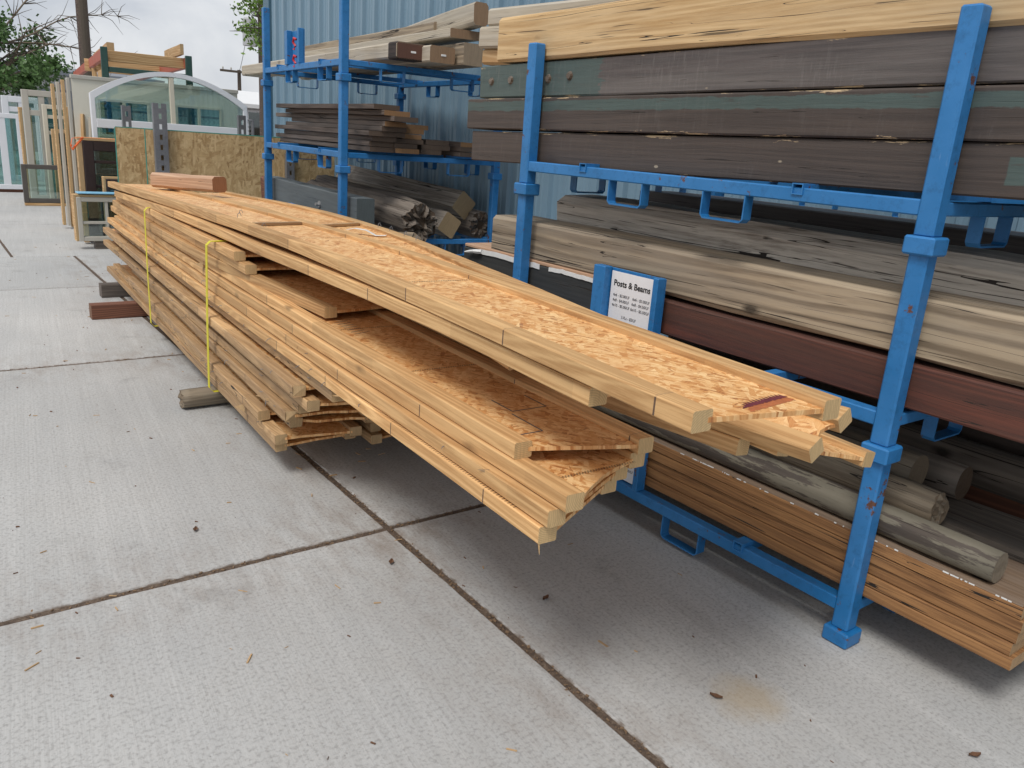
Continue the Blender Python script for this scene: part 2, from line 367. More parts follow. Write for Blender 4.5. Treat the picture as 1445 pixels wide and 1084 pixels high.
M['tan'] = wood('tan_beam', (0.40, 0.315, 0.215), (0.185, 0.138, 0.09), (0.33, 0.25, 0.17), grain=0.55, knots=0.35, crack=1.1, ring_amt=0.4, weather=(0.29, 0.25, 0.20), weather_amt=0.55, vary=0.08)
M['grey'] = wood('grey_weathered_beam', (0.40, 0.345, 0.28), (0.17, 0.135, 0.105), (0.38, 0.27, 0.15), grain=0.7, knots=0.2, crack=1.0, ring_amt=0.35, weather=(0.29, 0.265, 0.24), weather_amt=0.6, bump=0.5)
M['greyb'] = wood('grey_split_beam', (0.60, 0.54, 0.46), (0.22, 0.18, 0.145), (0.38, 0.27, 0.15), grain=0.6, knots=0.1, crack=1.3, ring_amt=0.2, weather=(0.50, 0.46, 0.40), weather_amt=0.6, bump=0.8)
M['pale'] = wood('pale_weathered_beam', (0.52, 0.46, 0.36), (0.36, 0.30, 0.22), (0.30, 0.19, 0.11), grain=0.6, knots=0.2, crack=0.4, ring_amt=0.25, weather=(0.42, 0.40, 0.36), weather_amt=0.5)
M['charred'] = wood('charred_end', (0.05, 0.035, 0.03), (0.02, 0.015, 0.012), (0.13, 0.06, 0.04), crack=0.6, knots=0)
M['red'] = wood('red_painted_beam', (0.135, 0.042, 0.026), (0.06, 0.022, 0.016), (0.2, 0.11, 0.06), grain=0.7, knots=0.1, crack=0.3, ring_amt=0.3, weather=(0.085, 0.042, 0.03), weather_amt=0.6)
M['brown'] = wood('brown_painted_beam', (0.085, 0.064, 0.052), (0.048, 0.037, 0.031), (0.2, 0.14, 0.09), grain=0.8, knots=0.05, crack=0.06, ring_amt=0.3, vary=0.12, rough=0.6, weather=(0.095, 0.078, 0.068), weather_amt=0.5, bump=0.35)
GREEN = (0.062, 0.098, 0.092)
M['grape'] = wood('grey_brown_painted_beam', (0.098, 0.080, 0.076), (0.05, 0.042, 0.041), (0.2, 0.14, 0.09), grain=0.8, knots=0.12, crack=0.12, ring_amt=0.3, vary=0.05, rough=0.6, weather=(0.165, 0.148, 0.14), weather_amt=0.65, bump=0.4)
M['green'] = wood('green_painted_beam', (0.085, 0.125, 0.115), (0.05, 0.08, 0.078), (0.2, 0.14, 0.09), grain=0.6, knots=0.4, crack=0.12, vary=0.05, weather=(0.17, 0.19, 0.165), weather_amt=0.55, bump=0.4)
M['slate'] = wood('slate_painted_beam', (0.115, 0.135, 0.145), (0.08, 0.095, 0.105), (0.10, 0.12, 0.125), grain=0.5, knots=0.05, crack=0.12, ring_amt=0.2, weather=(0.16, 0.18, 0.18), weather_amt=0.4)
M['black'] = wood('black_felt_beam', (0.045, 0.047, 0.047), (0.028, 0.03, 0.03), (0.3, 0.18, 0.09), grain=0.6, knots=0, crack=0.5, ring_amt=0.2)
M['lvl'] = wood('brown_laminated_board', (0.36, 0.182, 0.070), (0.135, 0.058, 0.021), (0.42, 0.27, 0.14), grain=1.4, knots=0.1, crack=0.12, ring_amt=0.15, vary=0.15)
M['lvl_top'] = wood('brown_board_top', (0.24, 0.165, 0.11), (0.16, 0.10, 0.06), (0.4, 0.27, 0.14), grain=0.6, knots=0.1, crack=0.2, ring_amt=0.2, weather=(0.27, 0.22, 0.18), weather_amt=0.5)
M['post'] = wood('round_post_wood', (0.27, 0.215, 0.15), (0.12, 0.09, 0.062), (0.22, 0.165, 0.11), grain=0.7, knots=0.2, crack=0.9, ring_amt=0.3, weather=(0.21, 0.185, 0.145), weather_amt=0.6, bump=0.7)
M['peel'] = wood('peeling_post_wood', (0.085, 0.068, 0.055), (0.05, 0.04, 0.033), (0.22, 0.18, 0.13), grain=0.7, knots=0.1, crack=0.3, ring_amt=0.3, paint=(0.165, 0.148, 0.112), paint_cover=0.5, bump=0.6)
M['rot'] = wood('rotten_log', (0.17, 0.135, 0.105), (0.08, 0.06, 0.045), (0.10, 0.065, 0.04), grain=0.5, knots=0.3, crack=1.3, weather=(0.24, 0.21, 0.18), weather_amt=0.6, bump=0.8)
M['dark_board'] = wood('dark_board', (0.125, 0.088, 0.066), (0.06, 0.042, 0.033), (0.30, 0.165, 0.075), grain=0.9, knots=0.1, crack=0.5, weather=(0.20, 0.165, 0.14), weather_amt=0.6, vary=0.5, bump=0.5)
M['dark_board_dull'] = wood('dull_board', (0.115, 0.085, 0.068), (0.06, 0.042, 0.033), (0.115, 0.078, 0.055), grain=0.9, knots=0.1, crack=0.5, weather=(0.19, 0.16, 0.14), weather_amt=0.6, vary=0.5, bump=0.5)
M['redwood'] = wood('reddish_block', (0.62, 0.385, 0.235), (0.42, 0.225, 0.125), (0.40, 0.19, 0.095), grain=0.8, knots=0.2, crack=0.2, weather=(0.52, 0.38, 0.28), weather_amt=0.4)
M['redblock'] = wood('red_brown_block', (0.21, 0.085, 0.048), (0.125, 0.05, 0.03), (0.2, 0.1, 0.055), grain=0.8, knots=0.1, crack=0.2)
M['greyblock'] = wood('grey_block', (0.16, 0.135, 0.115), (0.09, 0.075, 0.065), (0.15, 0.12, 0.1), crack=0.6)
M['pole'] = wood('pole_wood', (0.13, 0.092, 0.075), (0.075, 0.053, 0.045), (0.1, 0.08, 0.06), grain=0.3, crack=0.7, knots=0)
M['stud'] = wood('stud_wood', (0.62, 0.42, 0.22), (0.45, 0.27, 0.12), (0.55, 0.38, 0.2), knots=0.2)
M['blue'] = paint('blue_steel', (0.012, 0.148, 0.385), 0.45, 1.9)
M['blue_dk'] = M['blue']
M['rackgreen'] = paint('green_steel', (0.012, 0.055, 0.045), 0.4, 0.2)
M['rackred'] = paint('orange_red_steel', (0.36, 0.075, 0.04), 0.5, 0.3)
M['galv'] = paint('slotted_galvanised_steel', (0.165, 0.17, 0.185), 0.5, 0.25, 0.3)
M['white_frame'] = plain('white_vinyl', (0.72, 0.74, 0.78), 0.4, var=0.06)
M['grey_frame'] = plain('grey_vinyl', (0.46, 0.44, 0.39), 0.5, var=0.1)
M['beige_frame'] = plain('beige_vinyl', (0.60, 0.56, 0.46), 0.5, var=0.1)
M['cream_panel'] = plain('cream_panel', (0.68, 0.65, 0.56), 0.6, var=0.08, sc=2)
M['dark_frame'] = plain('dark_bronze_frame', (0.035, 0.022, 0.022), 0.4, var=0.2)
M['bronze'] = plain('bronze_frame', (0.09, 0.08, 0.072), 0.45, var=0.2)
M['glass'] = glass('window_glass', (0.78, 0.88, 0.86), 1.6)
M['glass_t'] = glass('teal_glass', (0.55, 0.74, 0.74), 1.8)
M['glass_d'] = glass('dark_screen_glass', (0.30, 0.36, 0.35), 1.0)
M['yellow'] = plain('yellow_webbing', (0.62, 0.55, 0.03), 0.6, var=0.15, sc=60)
M['orange'] = plain('orange_strap', (0.85, 0.16, 0.03), 0.6, var=0.1)
M['redclip'] = plain('red_clip', (0.55, 0.02, 0.03), 0.4, var=0.1)
M['paper'] = plain('white_paper', (0.80, 0.80, 0.82), 0.5, var=0.03)
M['ink'] = plain('black_ink', (0.015, 0.015, 0.017), 0.6, var=0.0)
M['ink_grey'] = plain('faded_ink', (0.10, 0.10, 0.115), 0.6, var=0.0)
M['plastic_w'] = plain('white_plastic_wrap', (0.75, 0.75, 0.74), 0.5, var=0.15, sc=20)
M['lightblue'] = plain('light_blue_film', (0.25, 0.55, 0.78), 0.4, var=0.1)
M['scrap'] = plain('dark_green_scrap', (0.03, 0.045, 0.04), 0.5, var=0.3)
M['redpaint'] = plain('red_painted_wood', (0.28, 0.035, 0.02), 0.6, var=0.3)
M['dye'] = plain('red_brown_dye', (0.42, 0.13, 0.045), 0.6, var=0.6, sc=45)
M['purple'] = plain('purple_red_edge_dye', (0.13, 0.02, 0.03), 0.6, var=0.5, sc=40)
M['black_rubber'] = plain('black_tape', (0.012, 0.012, 0.016), 0.5, var=0.2)
M['bolt'] = plain('zinc_bolt', (0.45, 0.45, 0.45), 0.4, 0.7)
M['wall_far'] = plain('grey_warehouse_wall', (0.42, 0.43, 0.44), 0.7, var=0.12, sc=1)
M['wall_white'] = plain('white_siding', (0.68, 0.69, 0.70), 0.7, var=0.06, sc=1)
M['roof_grey'] = plain('grey_roof', (0.16, 0.18, 0.21), 0.6, var=0.15, sc=1)
M['concrete'] = concrete(); M['dirt'] = dirt()
def wallblue():
    g = G('blue_wall_sheet', 0.42); v, r, tc = g.obj(5.0)
    n1 = g.noise(g.mapping(v, sc=(1, 3, 0.5)), 1.2, 5, 0.6); n2 = g.noise(v, 25, 5, 0.7)
    k = g.mix(n1, (0.155, 0.25, 0.33), (0.215, 0.325, 0.41))
    k = g.mix(g.ramp(n2, (0.6, 0.0), (0.8, 0.35)), k, (0.10, 0.16, 0.2))
    k = g.mix(g.ramp(g.noise(g.mapping(v, sc=(1, 14, 0.4)), 2.0, 4), (0.6, 0.0), (0.8, 0.3)), k, (0.25, 0.32, 0.36))
    return g.fin(k)
M['wall'] = wallblue()
M['wall_trim'] = plain('blue_trim', (0.075, 0.15, 0.205), 0.45, var=0.12)
def leafmat(name, a, b):
    g = G(name, 0.55); geo = g.n('NewGeometry', out=0)
    k = g.mix(g.noise(geo, 6, 3), a, b); g.b.inputs['Transmission Weight'].default_value = 0.0
    return g.fin(k)
M['leaf'] = leafmat('leaf', (0.035, 0.09, 0.02), (0.10, 0.19, 0.05))
M['leaf2'] = leafmat('leaf_bright', (0.08, 0.17, 0.02), (0.19, 0.31, 0.05))
M['bark'] = wood('bark', (0.12, 0.095, 0.08), (0.06, 0.05, 0.042), (0.2, 0.15, 0.1), crack=0.8, knots=0)
M['chips'] = plain('wood_chips', (0.42, 0.28, 0.15), 0.9, var=0.5, sc=9)
M['crumb'] = plain('brown_crumbs', (0.19, 0.125, 0.075), 0.9, var=0.7, sc=14)
M['dry_leaf'] = plain('dry_leaf_bits', (0.13, 0.065, 0.035), 0.9, var=0.5, sc=9)

# ------------------------------------------------------------------ ground
S = 600
g0 = tag(link('ground', mesh([(-S,-S,-0.005),(S,-S,-0.005),(S,S,-0.005),(-S,S,-0.005)], [(0,1,2,3)]), M['dirt']), kind='structure')
g0['label'] = 'concrete yard with dirt filled joints between the slabs'
def slab(x0, x1, y0, y1):
    gap = 0.0125
    mb = MB(); b = 0.012
    x0 += gap; x1 -= gap; y0 += gap; y1 -= gap
    # bevelled top edge with slight waviness along the joint
    def side(p, q, n):
        return [(p[0] + (q[0]-p[0]) * i / n, p[1] + (q[1]-p[1]) * i / n) for i in range(n)]
    n = 26
    loop = side((x0,y0),(x1,y0),n) + side((x1,y0),(x1,y1),n) + side((x1,y1),(x0,y1),n) + side((x0,y1),(x0,y0),n)
    cxm, cym = (x0+x1)/2, (y0+y1)/2
    def ring(d, z, jit):
        out = []
        for (x, y) in loop:
            j = noise.noise((x*6, y*6, z)) * jit
            sx = d + j
            out.append((x - math.copysign(sx, x-cxm) if abs(abs(x-cxm)-(x1-x0)/2) < 1e-6 else x, y - math.copysign(sx, y-cym) if abs(abs(y-cym)-(y1-y0)/2) < 1e-6 else y, z))
        return out
    a, bq, c = ring(0, -0.1, 0.004), ring(0, -0.006, 0.004), ring(0.007, 0.0, 0.006)
    N = len(loop)
    f = [(i, (i+1)%N, N+(i+1)%N, N+i) for i in range(N)] + [(N+i, N+(i+1)%N, 2*N+(i+1)%N, 2*N+i) for i in range(N)] + [tuple(2*N+i for i in range(N))]
    link('concrete_slab', mesh(a+bq+c, f), M['concrete'], g0)
ys = [-6.44, -3.38, -0.32, 2.742, 5.80, 8.55, 10.52]
xs = [-13.76, -10.71, -7.66, -4.61, -1.56, 1.487, 4.54, 7.6, 10.6]
for i in range(len(ys)-1):
    for j in range(len(xs)-1): slab(xs[j], xs[j+1], ys[i], ys[i+1])
ys2 = [10.52, 13.6, 16.7, 19.8, 22.9, 26.0, 29.0, 32.0, 38.0, 44.0]
for i in range(len(ys2)-1):
    for j in range(len(xs)-1): slab(xs[j]-0.62, xs[j+1]-0.62, ys2[i], ys2[i+1])

# ------------------------------------------------------------------ blue metal building
WX, WY1, WY0, WH = 4.5, 12.35, -4.1, 5.2
bld = empty('metal_building', (WX, WY1, 0), label='blue ribbed metal building running behind the racks', cat='building')
def sheet(y0, w):
    prof = [(0.0, 0.0)]
    y = 0.0
    while y < w - 0.29:
        prof += [(y+0.028, 0.0), (y+0.042, -0.04), (y+0.092, -0.04), (y+0.105, 0.0), (y+0.165, 0.0), (y+0.175, -0.011), (y+0.195, -0.011), (y+0.205, 0.0),
                 (y+0.235, 0.0), (y+0.245, -0.011), (y+0.265, -0.011), (y+0.275, 0.0)]
        y += 0.305
    prof.append((w, 0.0))
    v = []; n = len(prof)
    for z in (0.0, WH):
        for (yy, xx) in prof: v.append((xx, yy, z))
    for z in (0.0, WH): v += [(0.05, 0, z), (0.05, w, z)]
    f = [(i, n+i, n+i+1, i+1) for i in range(n-1)]
    return mesh(v, f)
sh = sheet(0, 0.915)
y = WY0 - WY1
nsh = int((WY1 - WY0) / 0.915)
for i in range(nsh):
    link('wall_sheet', sh, M['wall'], bld, (0, -0.15 - 0.915*(i+1), 0))
MB().box((0.03, -WY1+WY0, 0), (9, -0.02, WH-0.02)).build('building_core', M['wall_trim'], bld)
MB().cbox((-0.045, -0.16, 0), (0.03, 0.06, WH), 0.006).build('corner_trim', M['wall_trim'], bld)
MB().cbox((-0.2, -WY1+WY0-0.1, WH), (9.2, 0.2, WH+0.25), 0.01).build('eave_trim', M['wall_trim'], bld)
# sheet screws in rows
mbs = MB()
for zz in (0.9, 2.3, 3.6):
    yy = -0.3
    while yy > WY0 - WY1:
        mbs.box((-0.0045, yy-0.008, zz-0.008), (0.0, yy+0.008, zz+0.008)); yy -= 0.305
so = mbs.build('wall_screws', M['galv'], bld); so['kind'] = 'stuff'

# ------------------------------------------------------------------ timbers
def tmesh(L_, w, h, ch=0.006, seg=10, wob=0.004, seed=0, ragged=(0, 0), sagz=0.0, bowx=0.0):
    """rectangular timber along local Y, chamfered, slightly uneven; ragged = broken ends near / far"""
    pts = [(-w/2+ch, -h/2), (w/2-ch, -h/2), (w/2, -h/2+ch), (w/2, h/2-ch), (w/2-ch, h/2), (-w/2+ch, h/2), (-w/2, h/2-ch), (-w/2, -h/2+ch)]
    v = []; n = 8
    for i in range(seg+1):
        t = i/seg; yy = -L_/2 + L_*t
        ox = noise.noise((seed*3.1, t*3, 1.7)) * wob; oz = noise.noise((seed*1.3, t*3, 8.7)) * wob
        b = 4*t*(1-t)
        for k, (x, z) in enumerate(pts):
            e = 0
            if i == 0 and ragged[0]: e = abs(noise.noise((k*1.9, seed, 3))) * ragged[0]
            if i == seg and ragged[1]: e = -abs(noise.noise((k*1.9, seed, 5))) * ragged[1]
            j = noise.noise((seed+k*2.3, t*5, 4.1)) * wob * 0.6
            v.append((x + ox + j + bowx*b, yy + e, z + oz + j + sagz*b))
    f = [tuple(range(8))[::-1], tuple(seg*8 + k for k in range(8))]
    f = [tuple(range(8)), tuple(seg*8 + k for k in reversed(range(8)))]
    for i in range(seg):
        for k in range(8): f.append((i*8+k, (i+1)*8+k, (i+1)*8+(k+1)%8, i*8+(k+1)%8))
    me = mesh(v, f)
    bm = bmesh.new(); bm.from_mesh(me); bmesh.ops.recalc_face_normals(bm, faces=bm.faces); bm.to_mesh(me); bm.free()
    return me
_seed = [0]
def orient(p0, p1, roll=0.0):
    """rotation whose local +Y runs from p0 to p1 and whose Z stays up"""
    d = (Vector(p1) - Vector(p0)).normalized(); q = d.to_track_quat('Y', 'Z')
    return (q.to_matrix() @ Matrix.Rotation(roll, 3, 'Y')).to_euler()
def timber(name, label, cat, mat, p0, p1, w, h, roll=0.0, group=None, parent=None, **k):
    """p0, p1: centre line, near end first"""
    _seed[0] += 1; p0, p1 = Vector(p0), Vector(p1)
    me = tmesh((p1-p0).length, w, h, seed=_seed[0], **k)
    o = link(name, me, mat, parent, (p0+p1)/2, orient(p0, p1, roll))
    if label: tag(o, label, cat, group)
    return o
def face_timber(name, label, mat, xf, lt, lb, rt, rb, depth, y0, cat='beam', group=None, **k):
    """timber whose front face stands at x=xf: pixels of its top and bottom edge at the far end (lt, lb) and at a nearer place (rt, rb); runs to y0"""
    a, b, c, d = P(*lt, x=xf), P(*lb, x=xf), P(*rt, x=xf), P(*rb, x=xf)
    m1 = (a+b)/2; m2 = (c+d)/2; h = ((a.z-b.z) + (c.z-d.z)) / 2
    yf = m1.y; t = (y0 - m2.y) / (m1.y - m2.y)
    pn = m2 + (m1-m2)*t
    off = Vector((depth/2, 0, 0))
    return timber(name, label, cat, mat, pn+off, m1+off, depth, h, group=group, **k)
def log(name, label, cat, mat, p0, p1, r0, r1=None, n=18, seg=22, bump=0.06, group=None, ragged=0.0, parent=None):
    _seed[0] += 1; s = _seed[0]; p0, p1 = Vector(p0), Vector(p1); L_ = (p1-p0).length; r1 = r1 or r0
    v = []; f = []
    for i in range(seg+1):
        t = i/seg; r = r0 + (r1-r0)*t
        if i in (0, seg): r *= 0.965
        for k in range(n):
            a = 2*math.pi*k/n
            q = 1 + bump*noise.noise((math.cos(a)*1.6+s, math.sin(a)*1.6, t*L_*1.2)) + bump*0.6*noise.noise((math.cos(a)*5, math.sin(a)*5+s, t*L_*0.8)) + (bump*0.7 if bump > 0.1 else bump*0.3)*noise.noise((math.cos(a)*11+s, math.sin(a)*11, t*L_*1.1))
            e = 0
            if i == 0: e = abs(noise.noise((math.cos(a)*2, math.sin(a)*2, s))) * ragged
            v.append((r*q*math.cos(a), -L_/2 + L_*t + (0.006 if i == 1 else 0)*0 + e, r*q*math.sin(a)))
    for i in range(seg):
        for k in range(n): f.append((i*n+k, (i+1)*n+k, (i+1)*n+(k+1)%n, i*n+(k+1)%n))
    for end, base_i, sg in ((0, 0, 1), (seg, seg*n, -1)):          # end faces: rings running inwards, sunk and torn where the end is rotten
        prev = [base_i+k for k in range(n)]
        for q in (0.72, 0.40):
            cur = []
            for k in range(n):
                x, y, z = v[base_i+k]
                dpt = (0.004 + ragged*(1-q)*0.9)*(0.5+noise.noise((x*q*30+s, z*q*30, 2.0))) + ragged*0.5*noise.noise((x*q*60, z*q*60, s))
                cur.append(len(v)); v.append((x*q, (-L_/2 if end == 0 else L_/2) + sg*dpt, z*q))
            for k in range(n): f.append((prev[k], prev[(k+1)%n], cur[(k+1)%n], cur[k]))
            prev = cur
        f.append(tuple(prev))
    me = mesh(v, f)
    bm = bmesh.new(); bm.from_mesh(me); bmesh.ops.recalc_face_normals(bm, faces=bm.faces); bm.to_mesh(me); bm.free()
    for i, p in enumerate(me.polygons): p.use_smooth = i < seg*n
    o = link(name, me, mat, parent, (p0+p1)/2, orient(p0, p1))
    if label: tag(o, label, cat, group)
    return o

# ------------------------------------------------------------------ stacking racks
def rack(label, x0, y0, z0, Lx, Ly, H, group, yaw=0.0, tilt=(0, 0), holder=None, loops=(0.22, 0.62)):
    """x0, y0: outer front near corner of the feet"""
    FT, PT = 0.096, 0.062
    r = empty('stacking_rack', (x0, y0, z0), yaw, label, 'rack', group, rx=tilt[0], ry=tilt[1])
    xa, xb = FT/2, Lx-FT/2; ya, yb = FT/2, Ly-FT/2
    foot = MB().cbox((-FT/2, -FT/2, 0.001), (FT/2, FT/2, 0.058), 0.006).mesh()
    post = MB().cbox((-PT/2, -PT/2, 0.056), (PT/2, PT/2, H-0.004), 0.006).mesh()
    for x in (xa, xb):
        for y in (ya, yb):
            p = link('post', post, M['blue'], r, (x, y, 0)); link('foot', foot, M['blue'], p)
    for x in (xa, xb): MB().cbox((x-0.025, ya+PT/2-0.002, 0.116), (x+0.025, yb-PT/2+0.002, 0.164), 0.004).build('side_beam', M['blue'], r)
    for y in (ya, yb): MB().cbox((xa+PT/2-0.002, y-0.023, 0.119), (xb-PT/2+0.002, y+0.023, 0.161), 0.004).build('end_beam', M['blue'], r)
    for y in (Ly*0.24, Ly*0.77):
        mb = MB(); w = 0.022; t = 0.004; xo, xi = xa-0.031, xb+0.031; zb, zt = 0.14, 0.178
        # open square tube
        mb.box((xo, y-w, zb), (xi, y-w+t, zt)); mb.box((xo, y+w-t, zb), (xi, y+w, zt))
        mb.box((xo, y-w+t, zb), (xi, y+w-t, zb+t)); mb.box((xo, y-w+t, zt-t), (xi, y+w-t, zt))
        mb.build('cross_rail', M['blue'], r)
    def loop(p, axis, along):
        a = Vector(along) * 0.100; d = Vector((0, 0, -0.098)); p = Vector(p)
        rr = 0.012; u = Vector(along)
        pts = [p-a, p-a+d*0.88, p-a+d+u*rr, p+a+d-u*rr, p+a+d*0.88, p+a]
        MB().ribbon(pts, 0.046, 0.006, axis).build('fork_loop', M['blue'], r)
    for x in (xa, xb):
        for q in loops: loop((x, Ly*q, 0.117), (1, 0, 0), (0, 1, 0))
    for y in (ya, yb):
        for q in (0.3, 0.72): loop((Lx*q, y, 0.12), (0, 1, 0), (1, 0, 0))
    if holder:
        ya_, yb_, zt = holder                        # a folded steel plate standing on the front side beam
        x = xa - 0.01
        h = MB().cbox((x+0.02, ya_, 0.1645), (x+0.028, yb_, zt), 0.002).build('sign_holder', M['blue'], r)
        for (q0, q1) in ((ya_-0.003, ya_+0.026), (yb_-0.07, yb_+0.003)):
            MB().cbox((x-0.028, q0, 0.1655), (x+0.019, q1, zt+0.004), 0.003).build('holder_flange', M['blue'], h)
    return r
GR = 'blue stacking racks along the metal building'
NX, NY, NLY = 2.433, 1.203, 2.112
NLX = 1.5
U = [0.0, 0.688, 1.362]
rack('bottom blue rack of the near stack, holding round posts and laminated boards', NX, NY-0.02, U[0], NLX, NLY, U[1]+0.03, GR, holder=(1.065, 1.455, 0.385), loops=(0.38, 0.74))
rack('middle blue rack of the near stack, holding the price sign and old beams', NX, NY-0.02, U[1], NLX, NLY, U[2]-U[1]+0.03, GR, holder=(1.085, 1.475, 0.42), loops=(0.25, 0.75))
rack('topmost blue rack of the near stack, under the brown painted beams', NX, NY-0.02, U[2], NLX, NLY, 0.705, GR, loops=(0.39, 0.64))
FX, FY, FLY, FLX = 2.735, 6.0, 2.112, 1.5
V = [0.0, 0.61, 1.287, 1.968]
FYAW = -0.065
FS, FC = math.sin(-FYAW), math.cos(-FYAW)
def fr(x, y, z=0.0): return Vector((FX + x*FC + y*FS, FY - x*FS + y*FC, z))
rack('bottom blue rack of the far stack, behind the pile of joists', FX, FY, V[0], FLX, FLY, V[1]+0.03, GR, yaw=FYAW)
rack('second blue rack up in the far stack, holding the slate painted beam', FX, FY, V[1], FLX, FLY, V[2]-V[1]+0.03, GR, yaw=FYAW, holder=(1.0, 1.36, 0.32))
rack('third blue rack up in the far stack, carrying the pile of dark boards', FX, FY, V[2], FLX, FLY, V[3]-V[2]+0.03, GR, yaw=FYAW)
rt4 = rack('topmost blue rack of the far stack, carrying pale weathered beams', FX, FY, V[3], FLX, FLY, 0.70, GR, yaw=FYAW, holder=(1.0, 1.38, 0.44))

# price signs
def text_mesh(body, size):
    cu = bpy.data.curves.new('t', 'FONT'); cu.body = body; cu.size = size; cu.align_x = 'LEFT'; cu.extrude = 0.0004; cu.offset = 0.0007 if size > 0.03 else 0.0
    o = bpy.data.objects.new('t', cu); col.objects.link(o); dg = bpy.context.evaluated_depsgraph_get()
    me = bpy.data.meshes.new_from_object(o.evaluated_get(dg)); bpy.data.objects.remove(o); me.materials.clear(); return me
def price_sign(label, ycen, zb, zt, x):
    w = 0.272; hgt = zt-zb
    s = empty('price_sign', (x, ycen, zb), R(-90), label, 'sign', 'price signs on the near racks')
    # local: X to the viewer's right (-Y world), Z up, front at local -Y
    MB().cbox((-w/2, -0.0012, 0), (w/2, 0.0012, hgt), 0.0004).build('sheet', M['paper'], s)
    rows = [('Posts & Beams', -0.118, hgt-0.062, 0.0375, 'ink'),
            ('4x6 - $3.00/LF', -0.116, hgt-0.108, 0.0175, 'ink_grey'), ('6x6 - $3.00/LF', 0.006, hgt-0.108, 0.0175, 'ink_grey'),
            ('4x8 - $4.00/LF', -0.116, hgt-0.131, 0.0175, 'ink_grey'), ('6x8 - $4.50/LF', 0.004, hgt-0.131, 0.0175, 'ink_grey'),
            ('4x10 - $5.00/LF', -0.118, hgt-0.154, 0.0175, 'ink_grey'), ('6x10 - $5.50/LF', 0.0, hgt-0.154, 0.0175, 'ink_grey'),
            ('LVLs - $2/LF', -0.05, hgt-0.20, 0.0175, 'ink_grey')]
    for (b, xx, zz, size, mt) in rows:
        link('lettering', text_mesh(b, size), M[mt], s, (xx, -0.0022, zz), (R(90), 0, 0))
    return s
price_sign('white Posts & Beams price sheet above the joists, whole heading readable', NY-0.02+1.26, U[1]+0.15, U[1]+0.408, NX+0.05)
price_sign('white price sheet low on the bottom rack, mostly hidden by joist ends', NY-0.02+1.24, U[0]+0.17, U[0]+0.372, NX+0.05)

# red clips on the far top holder
for zc, lab in ((0.34, 'upper'), (0.20, 'lower')):
    c0 = fr(0.030, 1.14, V[3]+zc)
    MB().tube([c0+Vector((0, -0.02, 0.02)), c0+Vector((-0.012, 0, 0.03)), c0+Vector((-0.012, 0.02, 0.0)), c0+Vector((0.0, 0.0, -0.03)), c0+Vector((-0.008, 0.015, -0.06))], 0.011, 8).build('clip', M['redclip'])
    tag(bpy.context.scene.collection.objects[-1] if False else [o for o in bpy.data.objects if o.name.startswith('clip')][-1], '%s red clip hooked on the blue holder of the far top rack' % lab, 'clip', 'red clips')

# ------------------------------------------------------------------ beams on the near top rack
GB = 'painted and bare beams on the near top rack'
XT = NX + 0.10
Y0 = 0.45
b1 = face_timber('timber_beam', 'lowest dark brown painted beam on the near top rack', M['brown'], XT, (668,185),(665,225),(1300,198),(1300,274), 0.19, Y0, group=GB)
b2 = face_timber('timber_beam', 'dark brown painted beam with a green stripe along its top edge', M['brown'], XT-0.012, (660,140),(660,182),(1300,123.5),(1300,196.5), 0.19, Y0, group=GB)
b3 = face_timber('timber_beam', 'grey brown painted beam with a green far end, under the cream beam', M['grape'], XT, (677,95),(678,138),(1300,41.5),(1300,122), 0.19, Y0, group=GB)
b4 = face_timber('timber_beam', 'thick cream bare timber beam on top of the painted beams', M['cream'], XT-0.018, (703,22),(701,91),(1300,-55),(1300,40), 0.24, Y0, group=GB, ch=0.014, wob=0.01)
bpy.context.view_layer.update()
def tl(o): return max(v.co.y for v in o.data.vertices)
def th(o): return max(v.co.z for v in o.data.vertices)
BROWN = dict(light=(0.074, 0.056, 0.047), dark=(0.047, 0.036, 0.031), end=(0.2, 0.14, 0.09), grain=0.8, knots=0.08, crack=0.08, ring_amt=0.3, vary=0.1, rough=0.6, weather=(0.085, 0.068, 0.059), weather_amt=0.4, bump=0.4)
b1.data.materials[0] = wood('brown_paint_green_patch', coats=((GREEN, -tl(b1)+0.28, -tl(b1)+0.62, -0.035, 0.038, 0.012),), chips=th(b1), scuff=0.10, **BROWN)
b2.data.materials[0] = wood('brown_paint_green_stripe', coats=((GREEN, -9, 9, th(b2)-0.060, th(b2)-0.020, 0.030),), chips=th(b2), scuff=0.12, **BROWN)
b3.data.materials[0] = wood('grey_brown_paint_green_end', coats=((tuple(q*1.0 for q in GREEN), tl(b3)-0.95, 9, -9, 9, 0.20),), chips=th(b3), scuff=0.32, light=(0.090, 0.074, 0.071), dark=(0.055, 0.046, 0.045), end=(0.2, 0.14, 0.09),
                            grain=0.8, knots=0.3, crack=0.2, ring_amt=0.3, vary=0.05, rough=0.6, weather=(0.17, 0.155, 0.145), weather_amt=0.6, bump=0.4)
# bolt holes plugged in the green end
for k, (px, py) in enumerate(((693,115),(720,113),(773,111),(803,107))):
    q = P(px, py, x=XT-0.003)
    mb = MB(); mb.tube([q+Vector((0.006,0,0)), q+Vector((-0.006,0,0))], [0.022, 0.014], 12); mb.build('knot_plug', M['rot'], None)
    o = bpy.data.objects[[n for n in bpy.data.objects.keys() if n.startswith('knot_plug')][-1]]
    o.parent = b3; o.matrix_parent_inverse = b3.matrix_world.inverted()
